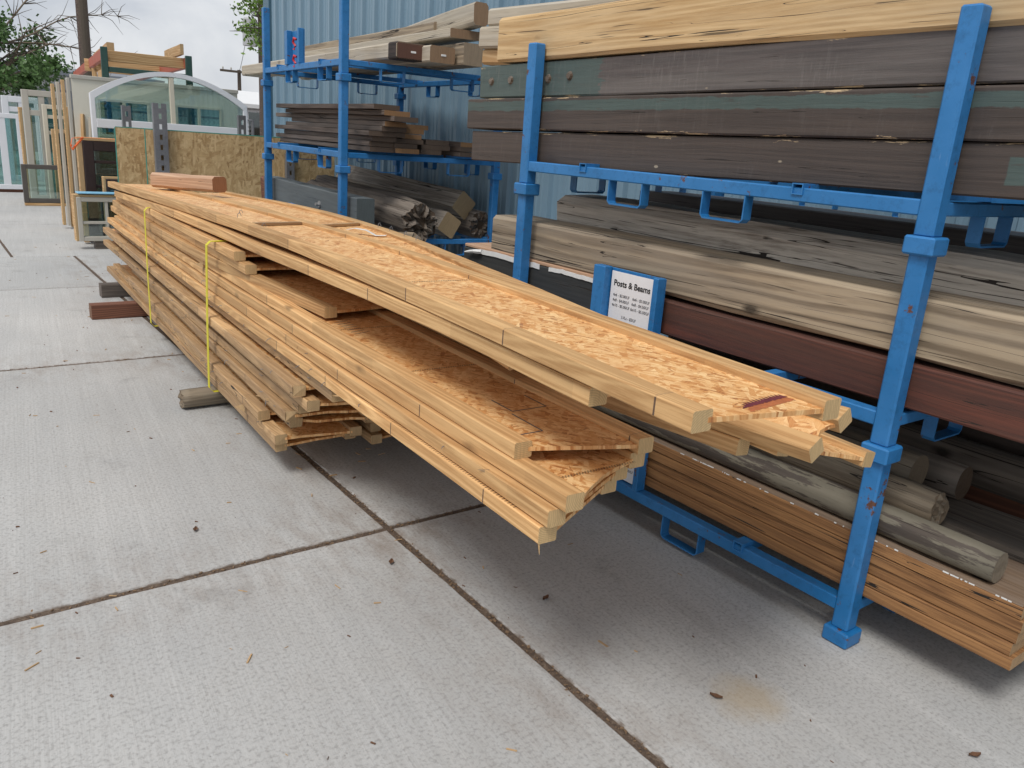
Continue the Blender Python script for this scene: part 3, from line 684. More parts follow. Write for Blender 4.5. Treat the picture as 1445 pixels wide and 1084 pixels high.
# beams standing behind on the same rack
face_timber('timber_beam', 'pale grey beam end stacked behind the cream beam, upper one', M['pale'], XT+0.27, (690,13),(688,36),(760,3),(760,33), 0.2, 0.6, group=GB, ch=0.012)
face_timber('timber_beam', 'short pale beam end just left of the cream beam, middle one', M['pale'], XT+0.25, (676,38),(676,68),(760,32),(760,66), 0.2, 0.6, group=GB, ch=0.012)
face_timber('timber_beam', 'orange brown beam end low behind the cream beam', M['stud'], XT+0.28, (681,69),(681,91),(760,68),(760,92), 0.2, 0.6, group=GB, ch=0.012)
for i, (xx, mt, lab) in enumerate(((XT+0.45, 'brown', 'dark beam in the second row of the near top rack, lowest course'),)):
    timber('timber_beam', lab, 'beam', M[mt], (xx, 0.5, U[2]+0.26), (xx, 3.5, U[2]+0.26), 0.2, 0.16, group=GB)
timber('timber_beam', 'dark beam in the back row of the near top rack', 'beam', M['grape'], (XT+0.75, 0.5, U[2]+0.26), (XT+0.75, 3.5, U[2]+0.26), 0.2, 0.16, group=GB)
timber('timber_beam', 'dark beam stacked higher in the second row of the near top rack', 'beam', M['brown'], (XT+0.45, 0.5, U[2]+0.425), (XT+0.45, 3.55, U[2]+0.425), 0.2, 0.16, group=GB)
timber('timber_beam', 'dark beam stacked higher in the back row of the near top rack', 'beam', M['brown'], (XT+0.75, 0.5, U[2]+0.425), (XT+0.75, 3.3, U[2]+0.425), 0.2, 0.16, group=GB)

# ------------------------------------------------------------------ beams on the near middle rack (rail top at 0.866)
GM = 'old beams on the near middle rack'
Z2 = U[1] + 0.179
XM = NX + 0.10
def bx(name, label, mat, xc, w, h, zb, y0, y1, group, cat='beam', dx=0.0, dz=0.0, **k):
    """timber along Y: xc centre, zb bottom at the near end"""
    return timber(name, label, cat, mat, (xc, y0, zb+h/2), (xc+dx, y1, zb+h/2+dz), w, h, group=group, **k)
red = bx('timber_beam', 'dark red painted beam at the front of the near middle rack', M['red'], XM+0.095, 0.19, 0.145, Z2+0.001, 0.30, 2.62, GM)
blk = timber('timber_beam', 'black felt covered beam with torn white wrap along its top', 'beam', M['black'], (XM+0.10, 2.64, Z2+0.082), (XM+0.10, 3.86, Z2+0.082), 0.2, 0.15, group=GM)
tanb = bx('timber_beam', 'big tan cracked beam resting on the red beam, front one', M['tan'], XM+0.14, 0.25, 0.20, Z2+0.16, 0.32, 3.62, GM, ch=0.018, wob=0.014)
gryb = bx('timber_beam', 'thick grey split beam behind the big tan beam', M['greyb'], XM+0.425, 0.30, 0.30, Z2+0.179, 0.32, 3.40, GM, ch=0.045, wob=0.03, ragged=(0, 0.1))
bx('timber_beam', 'pale weathered short beam with a dark hole, seen past the near post', M['pale'], XM+0.72, 0.17, 0.20, Z2+0.26, 2.4, 3.66, GM, ch=0.012)
bx('timber_beam', 'dark weathered beam under the grey split beam', M['grey'], XM+0.415, 0.28, 0.172, Z2+0.002, 0.3, 3.2, GM)
bx('timber_beam', 'dark beam at the back of the near middle rack', M['grey'], XM+0.85, 0.26, 0.24, Z2+0.002, 0.35, 3.1, GM)
bx('timber_beam', 'black beam stacked at the back of the near middle rack, upper one', M['grape'], XM+0.98, 0.28, 0.29, Z2+0.245, 0.35, 3.35, GM)
bx('timber_beam', 'black beam against the wall side of the near middle rack', M['brown'], XM+1.16, 0.24, 0.24, Z2+0.002, 0.35, 3.2, GM)
# brown top and torn white wrap of the black beam
MB().cbox((-0.099, -0.60, 0.0755), (0.099, 0.61, 0.093), 0.004).build('top_board', M['redwood'], blk)
mb = MB(); pts = []
for i in range(40):
    t = i/39; pts.append((-0.104 - 0.006*abs(noise.noise((t*9, 0, 1))), -0.58 + 1.0*t, 0.070 + 0.006*noise.noise((t*5.3, 2, 0)) + 0.004*noise.noise((t*31, 5, 0))))
mb.ribbon(pts[:17], 0.020, 0.004, (0, 0, 1)); mb.ribbon(pts[19:], 0.026, 0.004, (0, 0, 1)); mb.tube([(-0.108, 0.42, 0.07), (-0.125, 0.47, 0.066), (-0.12, 0.52, 0.058), (-0.13, 0.56, 0.05)], [0.014, 0.012, 0.01, 0.004], 6)
mb.build('torn_wrap', M['plastic_w'], blk)

# ------------------------------------------------------------------ round posts and laminated boards on the near bottom rack
Z1 = U[0] + 0.179
GL = 'stack of brown laminated boards'
names = ('lowest', 'second lowest', 'middle', 'second highest')
hL = 0.0412
for k in range(4):
    bx('laminated_board', '%s brown laminated board in the stack on the bottom rack' % names[k], M['lvl'], NX+0.08+0.15+0.004*((k*7) % 3), 0.30, hL, Z1+0.003+k*(hL+0.0022), 0.722+0.006*((k*5) % 3), 3.9, GL, cat='board', ch=0.0026, wob=0.0015)
tb = bx('laminated_board', 'topmost brown laminated board with white flecks along its edge', M['lvl'], NX+0.08+0.148, 0.30, hL, Z1+0.003+4*(hL+0.0022), 0.73, 3.9, GL, cat='board', ch=0.0026, wob=0.0015)
MB().cbox((-0.147, -1.580, hL/2-0.001), (0.148, 1.580, hL/2+0.002), 0.001).build('worn_top', M['lvl_top'], tb)
mb = MB(); yy = -1.55
while yy < 1.5:
    ln = random.choice((0.003, 0.005, 0.008, 0.012, 0.025)) * random.uniform(0.6, 1.3)
    mb.box((-0.1505, yy, hL/2-0.0005), (-0.1505+random.uniform(0.001, 0.005), yy+ln, hL/2+0.0032)); yy += ln + random.choice((0.004, 0.01, 0.03, 0.11))*random.uniform(0.5, 1.6)
o = mb.build('white_fleck', M['plastic_w'], tb); o['kind'] = 'stuff'
ztop = Z1+0.003+5*(hL+0.0022)-0.002+0.003
GP = 'round fence posts lying on the bottom rack'
r1 = 0.053
log('round_post', 'nearest round post, grey green with peeling dark patches, on laminated boards', 'post', M['peel'], (2.585, P(1410, 807, x=2.585).y, ztop+r1), (2.585, 3.7, ztop+r1), r1, group=GP, bump=0.03)
log('round_post', 'split brown round post lying behind the peeling one', 'post', M['post'], P(1327, 722, z=ztop+0.075), P(1327, 722, z=ztop+0.075)+Vector((-0.02, 2.7, 0)), 0.068, group=GP, bump=0.05, ragged=0.03)
log('round_post', 'thick brown round post with sawn end just behind the rack foot', 'post', M['post'], P(1296, 668, z=ztop+0.12), P(1296, 668, z=ztop+0.12)+Vector((-0.02, 2.4, 0)), 0.075, group=GP, bump=0.05)
log('round_post', 'short dark round post stub behind the sawn brown post', 'post', M['rot'], (NX+0.08+0.64, 1.22, ztop+0.07), (NX+0.08+0.62, 3.3, ztop+0.07), 0.07, group=GP, bump=0.07)
log('old_log', 'dark rough log lying along the back of the bottom rack', 'log', M['rot'], (NX+0.95, 0.5, ztop+0.08), (NX+0.95, 3.3, ztop+0.08), 0.085, group=GP, bump=0.08)
bx('timber_beam', 'weathered brown beam beside the laminated boards at the right edge', M['rot'], NX+0.08+0.30+0.22, 0.36, 0.22, Z1+0.002, 0.48, 3.4, GP, ch=0.02, wob=0.02)
bx('timber_beam', 'dark timber stacked high at the back of the bottom rack', M['brown'], NX+1.18, 0.26, 0.2, Z1+0.255, 0.45, 3.1, GP)
bx('timber_beam', 'dark brown beam deep inside the bottom rack', M['redblock'], NX+1.12, 0.3, 0.25, Z1+0.002, 0.48, 3.2, GP)

# ------------------------------------------------------------------ far rack contents
GF = 'pale beams on the far top rack'
ZF4 = V[3]+0.179; ZF3 = V[2]+0.179; ZF2 = V[1]+0.179
def far_beam(label, mat, pl, pr, pt, pb, y, y1, group, cat='beam', name='timber_beam', dx=None, dz=0.0, zb=None, **k):
    """beam along Y whose near end face spans the pixels pl..pr, pt..pb on the plane y"""
    a = P(pl, pb, y=y); b = P(pr, pb, y=y); t = P((pl+pr)/2, pt, y=y); bb = P((pl+pr)/2, pb, y=y)
    dx = (y1-y)*0.07 if dx is None else dx
    w = b.x-a.x; h = t.z-bb.z; z0 = zb if zb is not None else bb.z
    return timber(name, label, cat, mat, ((a.x+b.x)/2, y, z0+h/2), ((a.x+b.x)/2+dx, y1, z0+h/2+dz), w, h, group=group, **k)
fb1 = far_beam('pale weathered beam with a charred near end and white tag', M['pale'], 561, 603, 38, 61, 5.75, 10.2, GF, zb=ZF4+0.012, ch=0.012)
MB().cbox((-0.1, -0.0, -0.1), (0.1, 0.1, 0.1), 0.01) if False else None
fb2 = far_beam('pale beam with split near end, right of the charred one', M['pale'], 607, 641, 63, 87, 5.6, 9.4, GF, zb=ZF4+0.001, ch=0.012)
fb3 = far_beam('grey sided beam with an orange sawn end on the far top rack', M['tan'], 654, 680, 56, 88, 5.5, 9.2, GF, zb=ZF4+0.001)
fb4 = far_beam('big pale grey beam lying highest on the far top rack', M['pale'], 668, 688, 4, 37, 5.5, 9.6, GF, dz=-0.28, ch=0.02, wob=0.012)
far_beam('flat pale plank wedged under the highest beam of the far rack', M['pale'], 636, 677, 42, 55, 5.62, 9.3, GF, cat='plank', ch=0.006)
far_beam('weathered pale beam lying behind the charred one on the far rack', M['tan'], 612, 655, 34, 58, 6.1, 9.8, GF, ch=0.01)
for fb, hh in ((fb1, 0.0), (fb2, 0.0)):
    L2 = tl(fb)
    MB().cbox((-0.012, -L2-0.004, -0.01), (0.03, -L2+0.002, 0.004), 0.001).build('end_tag', M['plastic_w'], fb)
wq = max(v.co.x for v in fb1.data.vertices); hq = th(fb1)
MB().cbox((-wq-0.003, -tl(fb1)-0.0025, -hq-0.003), (wq+0.003, -tl(fb1)+0.16, hq+0.003), 0.01).build('charred_end', M['charred'], fb1)
GD = 'dark boards stacked on the far rack'
rows1 = [(636,666,565,670,5.92),(606,635,562,668,5.92),(578,606,575,680,5.90),(556,578,560,715,5.88),(534,556,616,720,5.86),(506,533,630,722,5.84),(480,506,670,772,5.74),(451,476,625,735,5.80),(421,450,580,690,5.85)]
ordn = ['lowest', 'second lowest', 'third', 'fourth', 'fifth', 'sixth', 'seventh', 'eighth', 'ninth']
zz = ZF3+0.001
for k, (t, b, l, r_, yy) in enumerate(rows1):
    pl, pr = 340+l/3.0975, 340+r_/3.0975
    a = P(pl, 190, y=yy); b_ = P(pr, 190, y=yy); h = 0.0395
    nm = {0: 'lowest', 8: 'topmost'}.get(k, ordn[k] + ' from the bottom')
    ex = 8.5 if k == 6 else 8.15 + random.uniform(-0.15, 0.12)
    timber('weathered_board', '%s dark board in the front column of the far board pile' % nm if k not in (6,) else 'lighter brown board sticking out furthest from the far board pile', 'board',
           M['dark_board' if k in (5, 7) else 'dark_board_dull'], ((a.x+b_.x)/2, yy, zz+h/2), ((a.x+b_.x)/2+0.10, ex, zz+h/2), b_.x-a.x, h-0.002, group=GD, ch=0.003, wob=0.004); zz += h
rows2 = [(0,'dark_board',672,775),(1,'dark_board_dull',672,772),(2,'dark_board_dull',684,803),(3,'dark_board',716,800),(4,'dark_board',724,815),(5,'dark_board',738,838)]
zz = ZF3+0.001
for k, mt, l, r_ in rows2:
    a = P(340+l/3.0975+0.6, 190, y=5.88); b_ = P(340+r_/3.0975, 190, y=5.88); h = 0.038
    nm = {0: 'lowest', 5: 'topmost'}.get(k, ordn[k] + ' from the bottom')
    timber('weathered_board', '%s board in the second column of the far board pile' % nm, 'board', M[mt], ((a.x+b_.x)/2+0.01, 5.88+0.02*k, zz+h/2), ((a.x+b_.x)/2+0.13, 7.9, zz+h/2), b_.x-a.x, h-0.002, group=GD, ch=0.003); zz += h
zz = ZF3+0.001
for k, (l, r_, mt) in enumerate(((776,868,'dark_board_dull'),(778,905,'dark_board_dull'),(800,900,'dark_board_dull'))):
    a = P(340+l/3.0975+1, 205, y=5.95); b_ = P(340+r_/3.0975, 205, y=5.95); h = 0.04
    timber('weathered_board', '%s black weathered board in the third column of the far board pile' % ('lowest', 'middle', 'topmost')[k], 'board', M[mt], ((a.x+b_.x)/2+0.02, 5.95, zz+h/2), ((a.x+b_.x)/2+0.14, 7.9, zz+h/2), b_.x-a.x-0.005, h-0.002, group=GD, ch=0.003); zz += h
zz = ZF3+0.001
for k, mt in enumerate(('dark_board_dull', 'dark_board_dull', 'dark_board')):
    a = P(633+1, 205, y=5.95); b_ = P(665, 205, y=5.95); h = 0.04
    timber('weathered_board', '%s board of the rightmost column of the far board pile' % ('lowest', 'middle', 'topmost')[k], 'board', M[mt], ((a.x+b_.x)/2+0.05, 5.85, zz+h/2), ((a.x+b_.x)/2+0.17, 7.8, zz+h/2), b_.x-a.x-0.005, h-0.002, group=GD, ch=0.003); zz += h

GS = 'old timbers on the far second rack'
XS = FX+0.105
sl = timber('timber_beam', 'slate painted beam with broken red far end and a bolt', 'beam', M['slate'], fr(0.185, -0.10, ZF2+0.16), fr(0.185, 2.45, ZF2+0.16), 0.15, 0.315, group=GS, ch=0.005, wob=0.003)
MB().tube([(-0.075, -0.42, 0.03), (-0.085, -0.42, 0.03)], 0.03, 12).tube([(-0.085, -0.42, 0.03), (-0.115, -0.42, 0.03)], 0.014, 8).build('bolt', M['bolt'], sl)
q = tmesh(0.14, 0.152, 0.30, 0.02, 3, 0.01, 5, (0, 0.12)); link('broken_end', q, M['redblock'], sl, (0, tl(sl)+0.05, 0))
q = P(596, 316, y=5.72)
log('old_log', 'rough rotten log with a hollow jagged end beside the slate beam', 'log', M['rot'], q, q+Vector((0.06, 2.2, 0.06)), 0.155, 0.165, n=44, seg=40, bump=0.20, group=GS, ragged=0.14)
e1 = P(655, 290, y=6.15)
timber('timber_beam', 'grey squared beam turned on its corner, upper of the two', 'beam', M['grey'], e1, e1+Vector((-0.12, 2.2, 0.10)), 0.19, 0.19, roll=R(38), group=GS, ch=0.012)
e2 = P(634, 318, y=5.95)
timber('timber_beam', 'grey squared beam turned on its corner with rough sawn end, lower one', 'beam', M['grey'], e2, e2+Vector((0.02, 2.2, 0.05)), 0.175, 0.175, roll=R(32), group=GS, ch=0.012)
e3 = P(680, 318, y=6.05)
log('old_log', 'dark log lying behind the two squared beams', 'log', M['rot'], e3, e3+Vector((0.1, 1.9, 0.03)), 0.12, n=36, bump=0.16, group=GS, ragged=0.08)
e4 = P(588, 334, y=5.6)
timber('wood_offcut', 'small pale split offcut below the rotten log', 'offcut', M['tan'], e4+Vector((0, 0, -0.02)), e4+Vector((0.03, 0.35, -0.05)), 0.08, 0.08, roll=R(30), ragged=(0.05, 0))

# ------------------------------------------------------------------ the pile of wood I-joists
FW, FH, WT = 0.058, 0.048, 0.0115          # flange width and height as it lies flat, web thickness
JW = 0.406
GJ = 'wood I-joists in the long pile'
def spline(pts, t):
    """Catmull-Rom through pts (t 0..1)"""
    n = len(pts)-1
    if n == 1: return pts[0].lerp(pts[1], t)
    s = min(t*n, n-1e-6); i = int(s); u = s-i
    p1, p2 = pts[i], pts[i+1]; p0 = pts[i-1] if i else p1*2-p2; p3 = pts[i+2] if i+2 <= n else p2*2-p1
    return 0.5*((2*p1) + (p2-p0)*u + (2*p0-5*p1+4*p2-p3)*u*u + (3*p1-p0-3*p2+p3)*u*u*u)
def joist(label, pts, width=JW, roll=(0, 0, 0), fl='flange', web='osb', ends=(0, 0), group=GJ, seg=26, skew=0.0, webcut=0.0, torn=0.0, flip=0):
    """pts: outer top edge of the front (left) flange, near end first; roll at near, middle and far end; ends: extra near/far length of the right flange"""
    pts = [Vector(p) for p in pts]; _seed[0] += 1; sd_ = _seed[0]
    if len(pts) == 2: pts = [pts[0], pts[0].lerp(pts[1], 0.5), pts[1]]
    a, z = pts[0], pts[-1]; base = (a+z)/2; base.z = min(p.z for p in pts) - FH
    root = empty('wood_i_joist', base, 0, label, 'joist', group)
    st = []
    for i in range(seg+1):
        t = i/seg; c = spline(pts, t)
        d = (spline(pts, min(1, t+0.01)) - spline(pts, max(0, t-0.01))).normalized()
        rl = spline([Vector((q, 0, 0)) for q in roll], t).x
        side = d.cross(Vector((0, 0, 1))).normalized()             # to the right when looking along +Y
        up = side.cross(d)
        s2 = side*math.cos(rl) - up*math.sin(rl); u2 = up*math.cos(rl) + side*math.sin(rl)
        st.append((c - base, d, s2, u2))
    def strip(x0, x1, z0, z1, y0ext=0.0, y1ext=0.0, ch=0.0035, jit=0.0012):
        v = []
        pr = [(x0+ch, z0), (x1-ch, z0), (x1, z0+ch), (x1, z1-ch), (x1-ch, z1), (x0+ch, z1), (x0, z1-ch), (x0, z0+ch)]
        for i, (c, d, s, u) in enumerate(st):
            if i == 0: c = c - d*y0ext
            if i == seg: c = c + d*y1ext
            j = noise.noise((i*0.5, sd_, x0*9)) * jit
            for k, (x, zz_) in enumerate(pr):
                e = 0
                if torn and i in (0, seg): e = abs(noise.noise((k*1.7, sd_, x0*7+i)))*torn
                v.append(c + s*(x+j) + u*(zz_+j) + d*(e if i == 0 else -e))
        f = [tuple(range(8)), tuple(seg*8+k for k in reversed(range(8)))]
        for i in range(seg):
            for k in range(8): f.append((i*8+k, (i+1)*8+k, (i+1)*8+(k+1)%8, i*8+(k+1)%8))
        me = mesh(v, f)
        bm = bmesh.new(); bm.from_mesh(me); bmesh.ops.recalc_face_normals(bm, faces=bm.faces); bm.to_mesh(me); bm.free(); return me
    link('flange', strip(0, FW, -FH, 0), M[fl], root)
    link('flange', strip(width-FW, width, -FH, 0, ends[0], ends[1]), M[fl], root)
    zc = -FH/2
    # web, its near edge running straight from flange to flange
    v = []; nx = 4
    for i, (c, d, s, u) in enumerate(st):
        for k in range(nx+1):
            q = k/nx; x = FW-0.012 + (width-2*FW+0.024)*q; cc = c
            if i == 0: cc = c - d*(ends[0]*q - webcut*math.sin(q*math.pi)) 
            if i == seg: cc = c + d*ends[1]*q
            e = abs(noise.noise((k*1.1+sd_, 3.3, i)))*torn*2.0 if i == 0 else 0
            for zz_ in (zc-WT/2, zc+WT/2): v.append(cc + s*x + u*zz_ + d*e)
    w_ = (nx+1)*2; f = []
    for i in range(seg):
        for k in range(nx):
            p = i*w_+2*k; n_ = p+w_
            f += [(p, p+2, n_+2, n_), (p+1, n_+1, n_+3, p+3)]
    for k in range(nx): f += [(2*k, 2*k+1, 2*k+3, 2*k+2), (seg*w_+2*k, seg*w_+2*k+2, seg*w_+2*k+3, seg*w_+2*k+1)]
    for i in range(seg): f += [(i*w_, (i+1)*w_, (i+1)*w_+1, i*w_+1), (i*w_+2*nx, i*w_+2*nx+1, (i+1)*w_+2*nx+1, (i+1)*w_+2*nx)]
    wo_ = link('web', mesh(v, f), M[web], root)
    return root, st, base, wo_
def xf(y): return 1.262 + 0.046*(y-3.47)     # line of the pile's front face
def pile_joist(label, y0, y1, ztop, dx0=0.0, dx1=0.0, z1=None, xo=0.0, zm=None, **k):
    zf = ztop if z1 is None else z1; zmid = (ztop+zf)/2 if zm is None else zm; ym = (y0+y1)/2
    return joist(label, [(xf(y0)+dx0+xo, y0, ztop), (xf(ym)+(dx0+dx1)/2+xo, ym, zmid), (xf(y1)+dx1+xo, y1, zf)], **k)
ST = 0.0494
ZB = 0.125
# lower front column: ten short weathered joists
lowd = [(3.46, 8.68, 0.0, 0.0), (3.42, 8.5, -0.012, 0.035), (3.62, 7.45, -0.03, 0.0), (3.32, 7.6, 0.03, 0.06), (3.26, 7.6, -0.015, 0.03), (3.20, 8.55, 0.025, -0.03), (3.05, 8.3, 0.01, 0.03),
        (3.10, 8.6, -0.035, -0.02), (2.82, 8.3, 0.03, 0.04)]
ords = ['bottom', 'second', 'third', 'fourth', 'fifth', 'sixth', 'seventh', 'eighth', 'ninth', 'tenth']
LJ = []
for i, (a, b, d0, d1) in enumerate(lowd):
    gap = (0, 0.002, 0.010, 0.014, 0.022, 0.026, 0.036, 0.040, 0.048)[i]
    LJ.append(pile_joist('weathered I-joist, %s from the ground in the front column of the pile' % ords[i] if i else 'bottom weathered I-joist on the log in the front column of the pile',
               a, b, ZB + ST*(i+1) + gap, d0, d1, z1=ZB+ST*(i+1)+gap*1.1, fl='flange_old', web='osb', torn=0.035 if i in (3, 4, 7) else 0.010, ends=(random.uniform(-0.06, 0.06), 0),
               roll=(R(random.uniform(-2.2, 2.2)), R(random.uniform(-1.0, 1.0)), R(random.uniform(-1.6, 1.6)))))
# lower back column
for i in range(9):
    a = 3.35 + 0.07*((i*5) % 4) - 0.03*i; b = 8.3 - 0.2*((i*3) % 4)
    pile_joist('weathered I-joist, %s from the ground in the back column of the pile' % ords[i], a, b, ZB + ST*(i+1), 0.0, 0.0, xo=0.452 + 0.012*((i*7) % 3), fl='flange_old', web='osb', torn=0.02, roll=(R(random.uniform(-2, 2)), 0, R(random.uniform(-2, 2))))
# long low group that reaches out towards the camera
zl = ZB + ST*10 + 0.010
e = [P(761, 745, z=zl+ST), P(774, 722, z=zl+2*ST), P(800, 700, z=zl+3*ST), P(727, 626, z=zl+4*ST)]
LG = []
labs = ['lowest long I-joist whose splintered corner points at the camera', 'long I-joist, second lowest of the four reaching out low', 'long I-joist just under the one with printed boxes on its web', 'long I-joist with printed boxes on its bowed web, reaching out low']
for i, p in enumerate(e):
    y1 = (8.4, 8.1, 8.5, 8.2)[i]; zt = zl+ST*(i+1)
    LG.append(joist(labs[i], [p, (xf(4.6)+0.012*i, 4.6, zt+0.004*i), (xf(y1)+(0.0, 0.02, 0.05, 0.03)[i], y1, zt)], ends=(p.y - (P(858, 672, z=zl+ST).y, P(868, 655, z=zl+2*ST).y, P(880, 640, z=zl+3*ST).y, P(921, 613, z=zl+4*ST).y)[i], 0), webcut=(0.0, 0.0, 0.02, 0.0)[i], torn=0.003))
# right column, same level (hidden mostly, carries the joists above)
for i in range(2):
    y0_, y1_ = 2.3 + 0.2*i, 8.0
    pile_joist('I-joist, %s of two in the back column above the weathered ones' % ('lower', 'upper')[i], y0_, y1_, zl+ST*(i+1)+0.003, xo=0.462, dx0=0.04)
za = zl+4*ST
pD = P(458, 434, z=za+ST+0.002)
D_ = joist('I-joist ending halfway along, lying on the long low group', [pD, (xf(5)+0.0, 5.0, za+ST+0.004), (xf(8.0), 8.0, za+ST)], fl='flange', ends=(-0.03, 0), torn=0.002)
pE = P(330, 374, z=za+2*ST+0.004)
E1 = joist('short ending I-joist under the yellow straps, pale lower one', [P(346, 374, z=za+2*ST+0.004), (xf(6)+0.02, 6.0, za+2*ST+0.004), (xf(8.0)+0.03, 8.0, za+2*ST)], fl='flange', torn=0.002)
E2 = joist('short ending I-joist directly under the yellow straps, upper one', [P(330, 355, z=za+3*ST+0.006), (xf(6)-0.005, 6.0, za+3*ST+0.006), (xf(7.75)+0.0, 7.75, za+3*ST+0.002)], fl='flange', torn=0.002)
zb_ = za+3*ST+0.006
# B and A, the long arched joists on top
B_ = joist('long arched I-joist just below the topmost one, ending short of it', [P(833, 548, z=1.060), (1.275, 2.3, 1.078), (1.325, 3.8, zb_+ST+0.024), (1.37, 5.6, zb_+ST+0.008), (1.425, 7.65, 0.985)], ends=(-0.02, 0))
A_ = joist('topmost long arched I-joist with a dark red dyed web end', [P(979, 581.5, z=1.112), (1.262, 2.02, 1.128), (1.335, 3.5, 1.130), (1.39, 5.3, 1.096), (1.415, 7.85, 0.998+ST)], ends=(0.06, 0.0), seg=34)
# C, D: long joists on the right of the top one, drooping and twisted at the near end
def right_edge(p, roll, w=JW): return Vector((p[0]-w*math.cos(roll), p[1], p[2]-w*math.sin(-roll)*-1 if False else p[2]))
RC = [(1.85, 1.95, 1.068, 16), (1.90, 2.4, 1.083, 13), (2.01, 3.16, 1.095, 7), (2.14, 4.0, 1.098, 2), (2.24, 5.3, 1.085, 0), (2.20, 7.1, 1.045, 0)]
ptsC = []; rollC = []
for (x, y, z_, rl) in RC:
    a = R(rl); ptsC.append((x-JW*math.cos(a), y, z_-JW*math.sin(a))); rollC.append(-a)
C_ = joist('long twisted I-joist lying right of the topmost one', ptsC, roll=tuple(rollC), ends=(0.0, 0), webcut=0.02, seg=34)
gp = P(1203, 578, z=1.0); RG = [(gp.x, gp.y, 1.005, 28), (1.91, 1.7, 0.975, 22), (1.92, 2.4, 0.955, 8), (1.96, 3.2, 0.95, 2)]; ptsG = []; rollG = []; GWD = 0.19
for (x, y, z_, rl) in RG:
    a = R(rl); ptsG.append((x-GWD*math.cos(a), y, z_-GWD*math.sin(a))); rollG.append(-a)
G_ = joist('narrow rolled I-joist whose tilted end shows under the topmost one', ptsG, width=GWD, roll=tuple(rollG), webcut=0.03)
H_ = joist('lowest right I-joist whose squared flange end touches the blue post', [(1.845, 1.19, 0.880), (1.83, 2.4, 0.902), (1.84, 4.5, 0.93), (1.95, 8.2, 0.93)], roll=(R(12), R(6), 0, 0), ends=(0.07, 0), webcut=0.0)
F_ = joist('I-joist with dark sawn left flange end, tucked below the curled one', [P(1043, 620, z=0.868), (1.715, 2.4, 0.85), (1.745, 4.5, 0.875), (1.83, 8.0, 0.875)], roll=(R(8), R(3), 0, 0), ends=(-0.5, 0))
# filling the right column under C
joist('I-joist in the back column right below the twisted one', [(1.80, 3.3, 1.03), (1.815, 5.4, 1.035), (1.83, 7.6, 0.99)], fl='flange', ends=(0, 0))
joist('I-joist in the back column, second below the twisted one', [(1.79, 3.0, 0.980), (1.81, 5.4, 0.985), (1.82, 7.7, 0.945)], fl='flange', ends=(0, 0))

bpy.context.view_layer.update()
def on_web(J, t, q, width=JW):
    """point on top of a joist's web: t along (0 near), q across, with its frame"""
    r_, st, base, w_ = J; i = min(int(t*(len(st)-1)), len(st)-2); u = t*(len(st)-1)-i
    c = st[i][0].lerp(st[i+1][0], u); d, s, up = st[i][1], st[i][2], st[i][3]
    return c + s*(FW+(width-2*FW)*q) + up*(-FH/2+WT/2), d, s, up
# web seams (dark toothed joint lines) and printed marks on the visible webs
def seam(J, t, skew=0.0, w=0.004, name='web_seam', mat='dark_frame'):
    mb = MB(); v = []; n = 60
    for i in range(n+1):
        q = i/n; p, d, s, u = on_web(J, t, q); z = (0.006 if i % 2 else -0.006)
        p = p + d*(z + skew*(q-0.5)) + u*0.0006
        v += [p - d*w/2, p + d*w/2]
    f = [(2*i, 2*i+2, 2*i+3, 2*i+1) for i in range(n)]
    return link(name, mesh(v, f), M[mat], J[0])
for t in (0.33, 0.52, 0.78): seam(A_, t)
for t in (0.13, 0.24, 0.42): seam(LG[3], t)
seam(LG[2], 0.02, 0.0)
seam(C_, 0.45); seam(C_, 0.7)
# dyed web end of the topmost joist: dark toothed line with a red brown wash beside it
for nm, o_a, o_b, mt, lift in (('dye_wash', 0.000, 0.036, 'dye', 0.0006), ('dyed_edge', 0.022, 0.040, 'purple', 0.0011)):
    v = []; n = 44
    for i in range(n+1):
        q = 0.36 + 0.60*i/n; p, d, s, u = on_web(A_, 0.0, q)
        c0 = 0.010 + 0.055*(i/n) - 0.06*q
        tooth = (0.010 if i % 3 == 0 else -0.003) + 0.006*noise.noise((i*0.7, 2, 0)); fade = min(1.0, i/8, (n-i)/3+0.2)
        v += [p + d*(c0 + o_a + (0.008*noise.noise((i*0.9, 5, 0)) if nm == 'dye_wash' else 0.004*noise.noise((i*0.5, 9, 0)))) + u*lift, p + d*(c0 + o_a + (o_b-o_a+tooth)*fade) + u*lift]
    link(nm, mesh(v, [(2*i, 2*i+2, 2*i+3, 2*i+1) for i in range(n)]), M[mt], A_[0])
def print_box(J, t, q0, q1, length, w=0.005):
    p0, d, s, u = on_web(J, t, q0); p1 = on_web(J, t, q1)[0]; mb = MB(); up = u*0.0008
    for (a, b) in ((p0, p1), (p1, p1+d*length), (p0, p0+d*length)):
        dr = (b-a).normalized(); sd2 = u.cross(dr)*w/2
        vv = [a-sd2+up, b-sd2+up, b+sd2+up, a+sd2+up]; mb.add(vv, [(0, 1, 2, 3)])
    mb.build('printed_box', M['ink_grey'], J[0])
print_box(LG[3], 0.015, 0.06, 0.35, 0.16); print_box(LG[3], 0.045, 0.40, 0.85, 0.12); print_box(LG[3], 0.30, 0.1, 0.6, 0.3, 0.004)
for k in range(7):
    p, d, s, u = on_web(LG[3], 0.225+0.006*k, 0.18); q = on_web(LG[3], 0.225+0.006*k+0.004, 0.42)[0]
    dr = (q-p).normalized(); w = u.cross(dr)*0.0018; MB().add([p-w+u*0.0008, q-w+u*0.0008, q+w+u*0.0008, p+w+u*0.0008], [(0,1,2,3)]).build('printed_stroke', M['ink_grey'], LG[3][0])
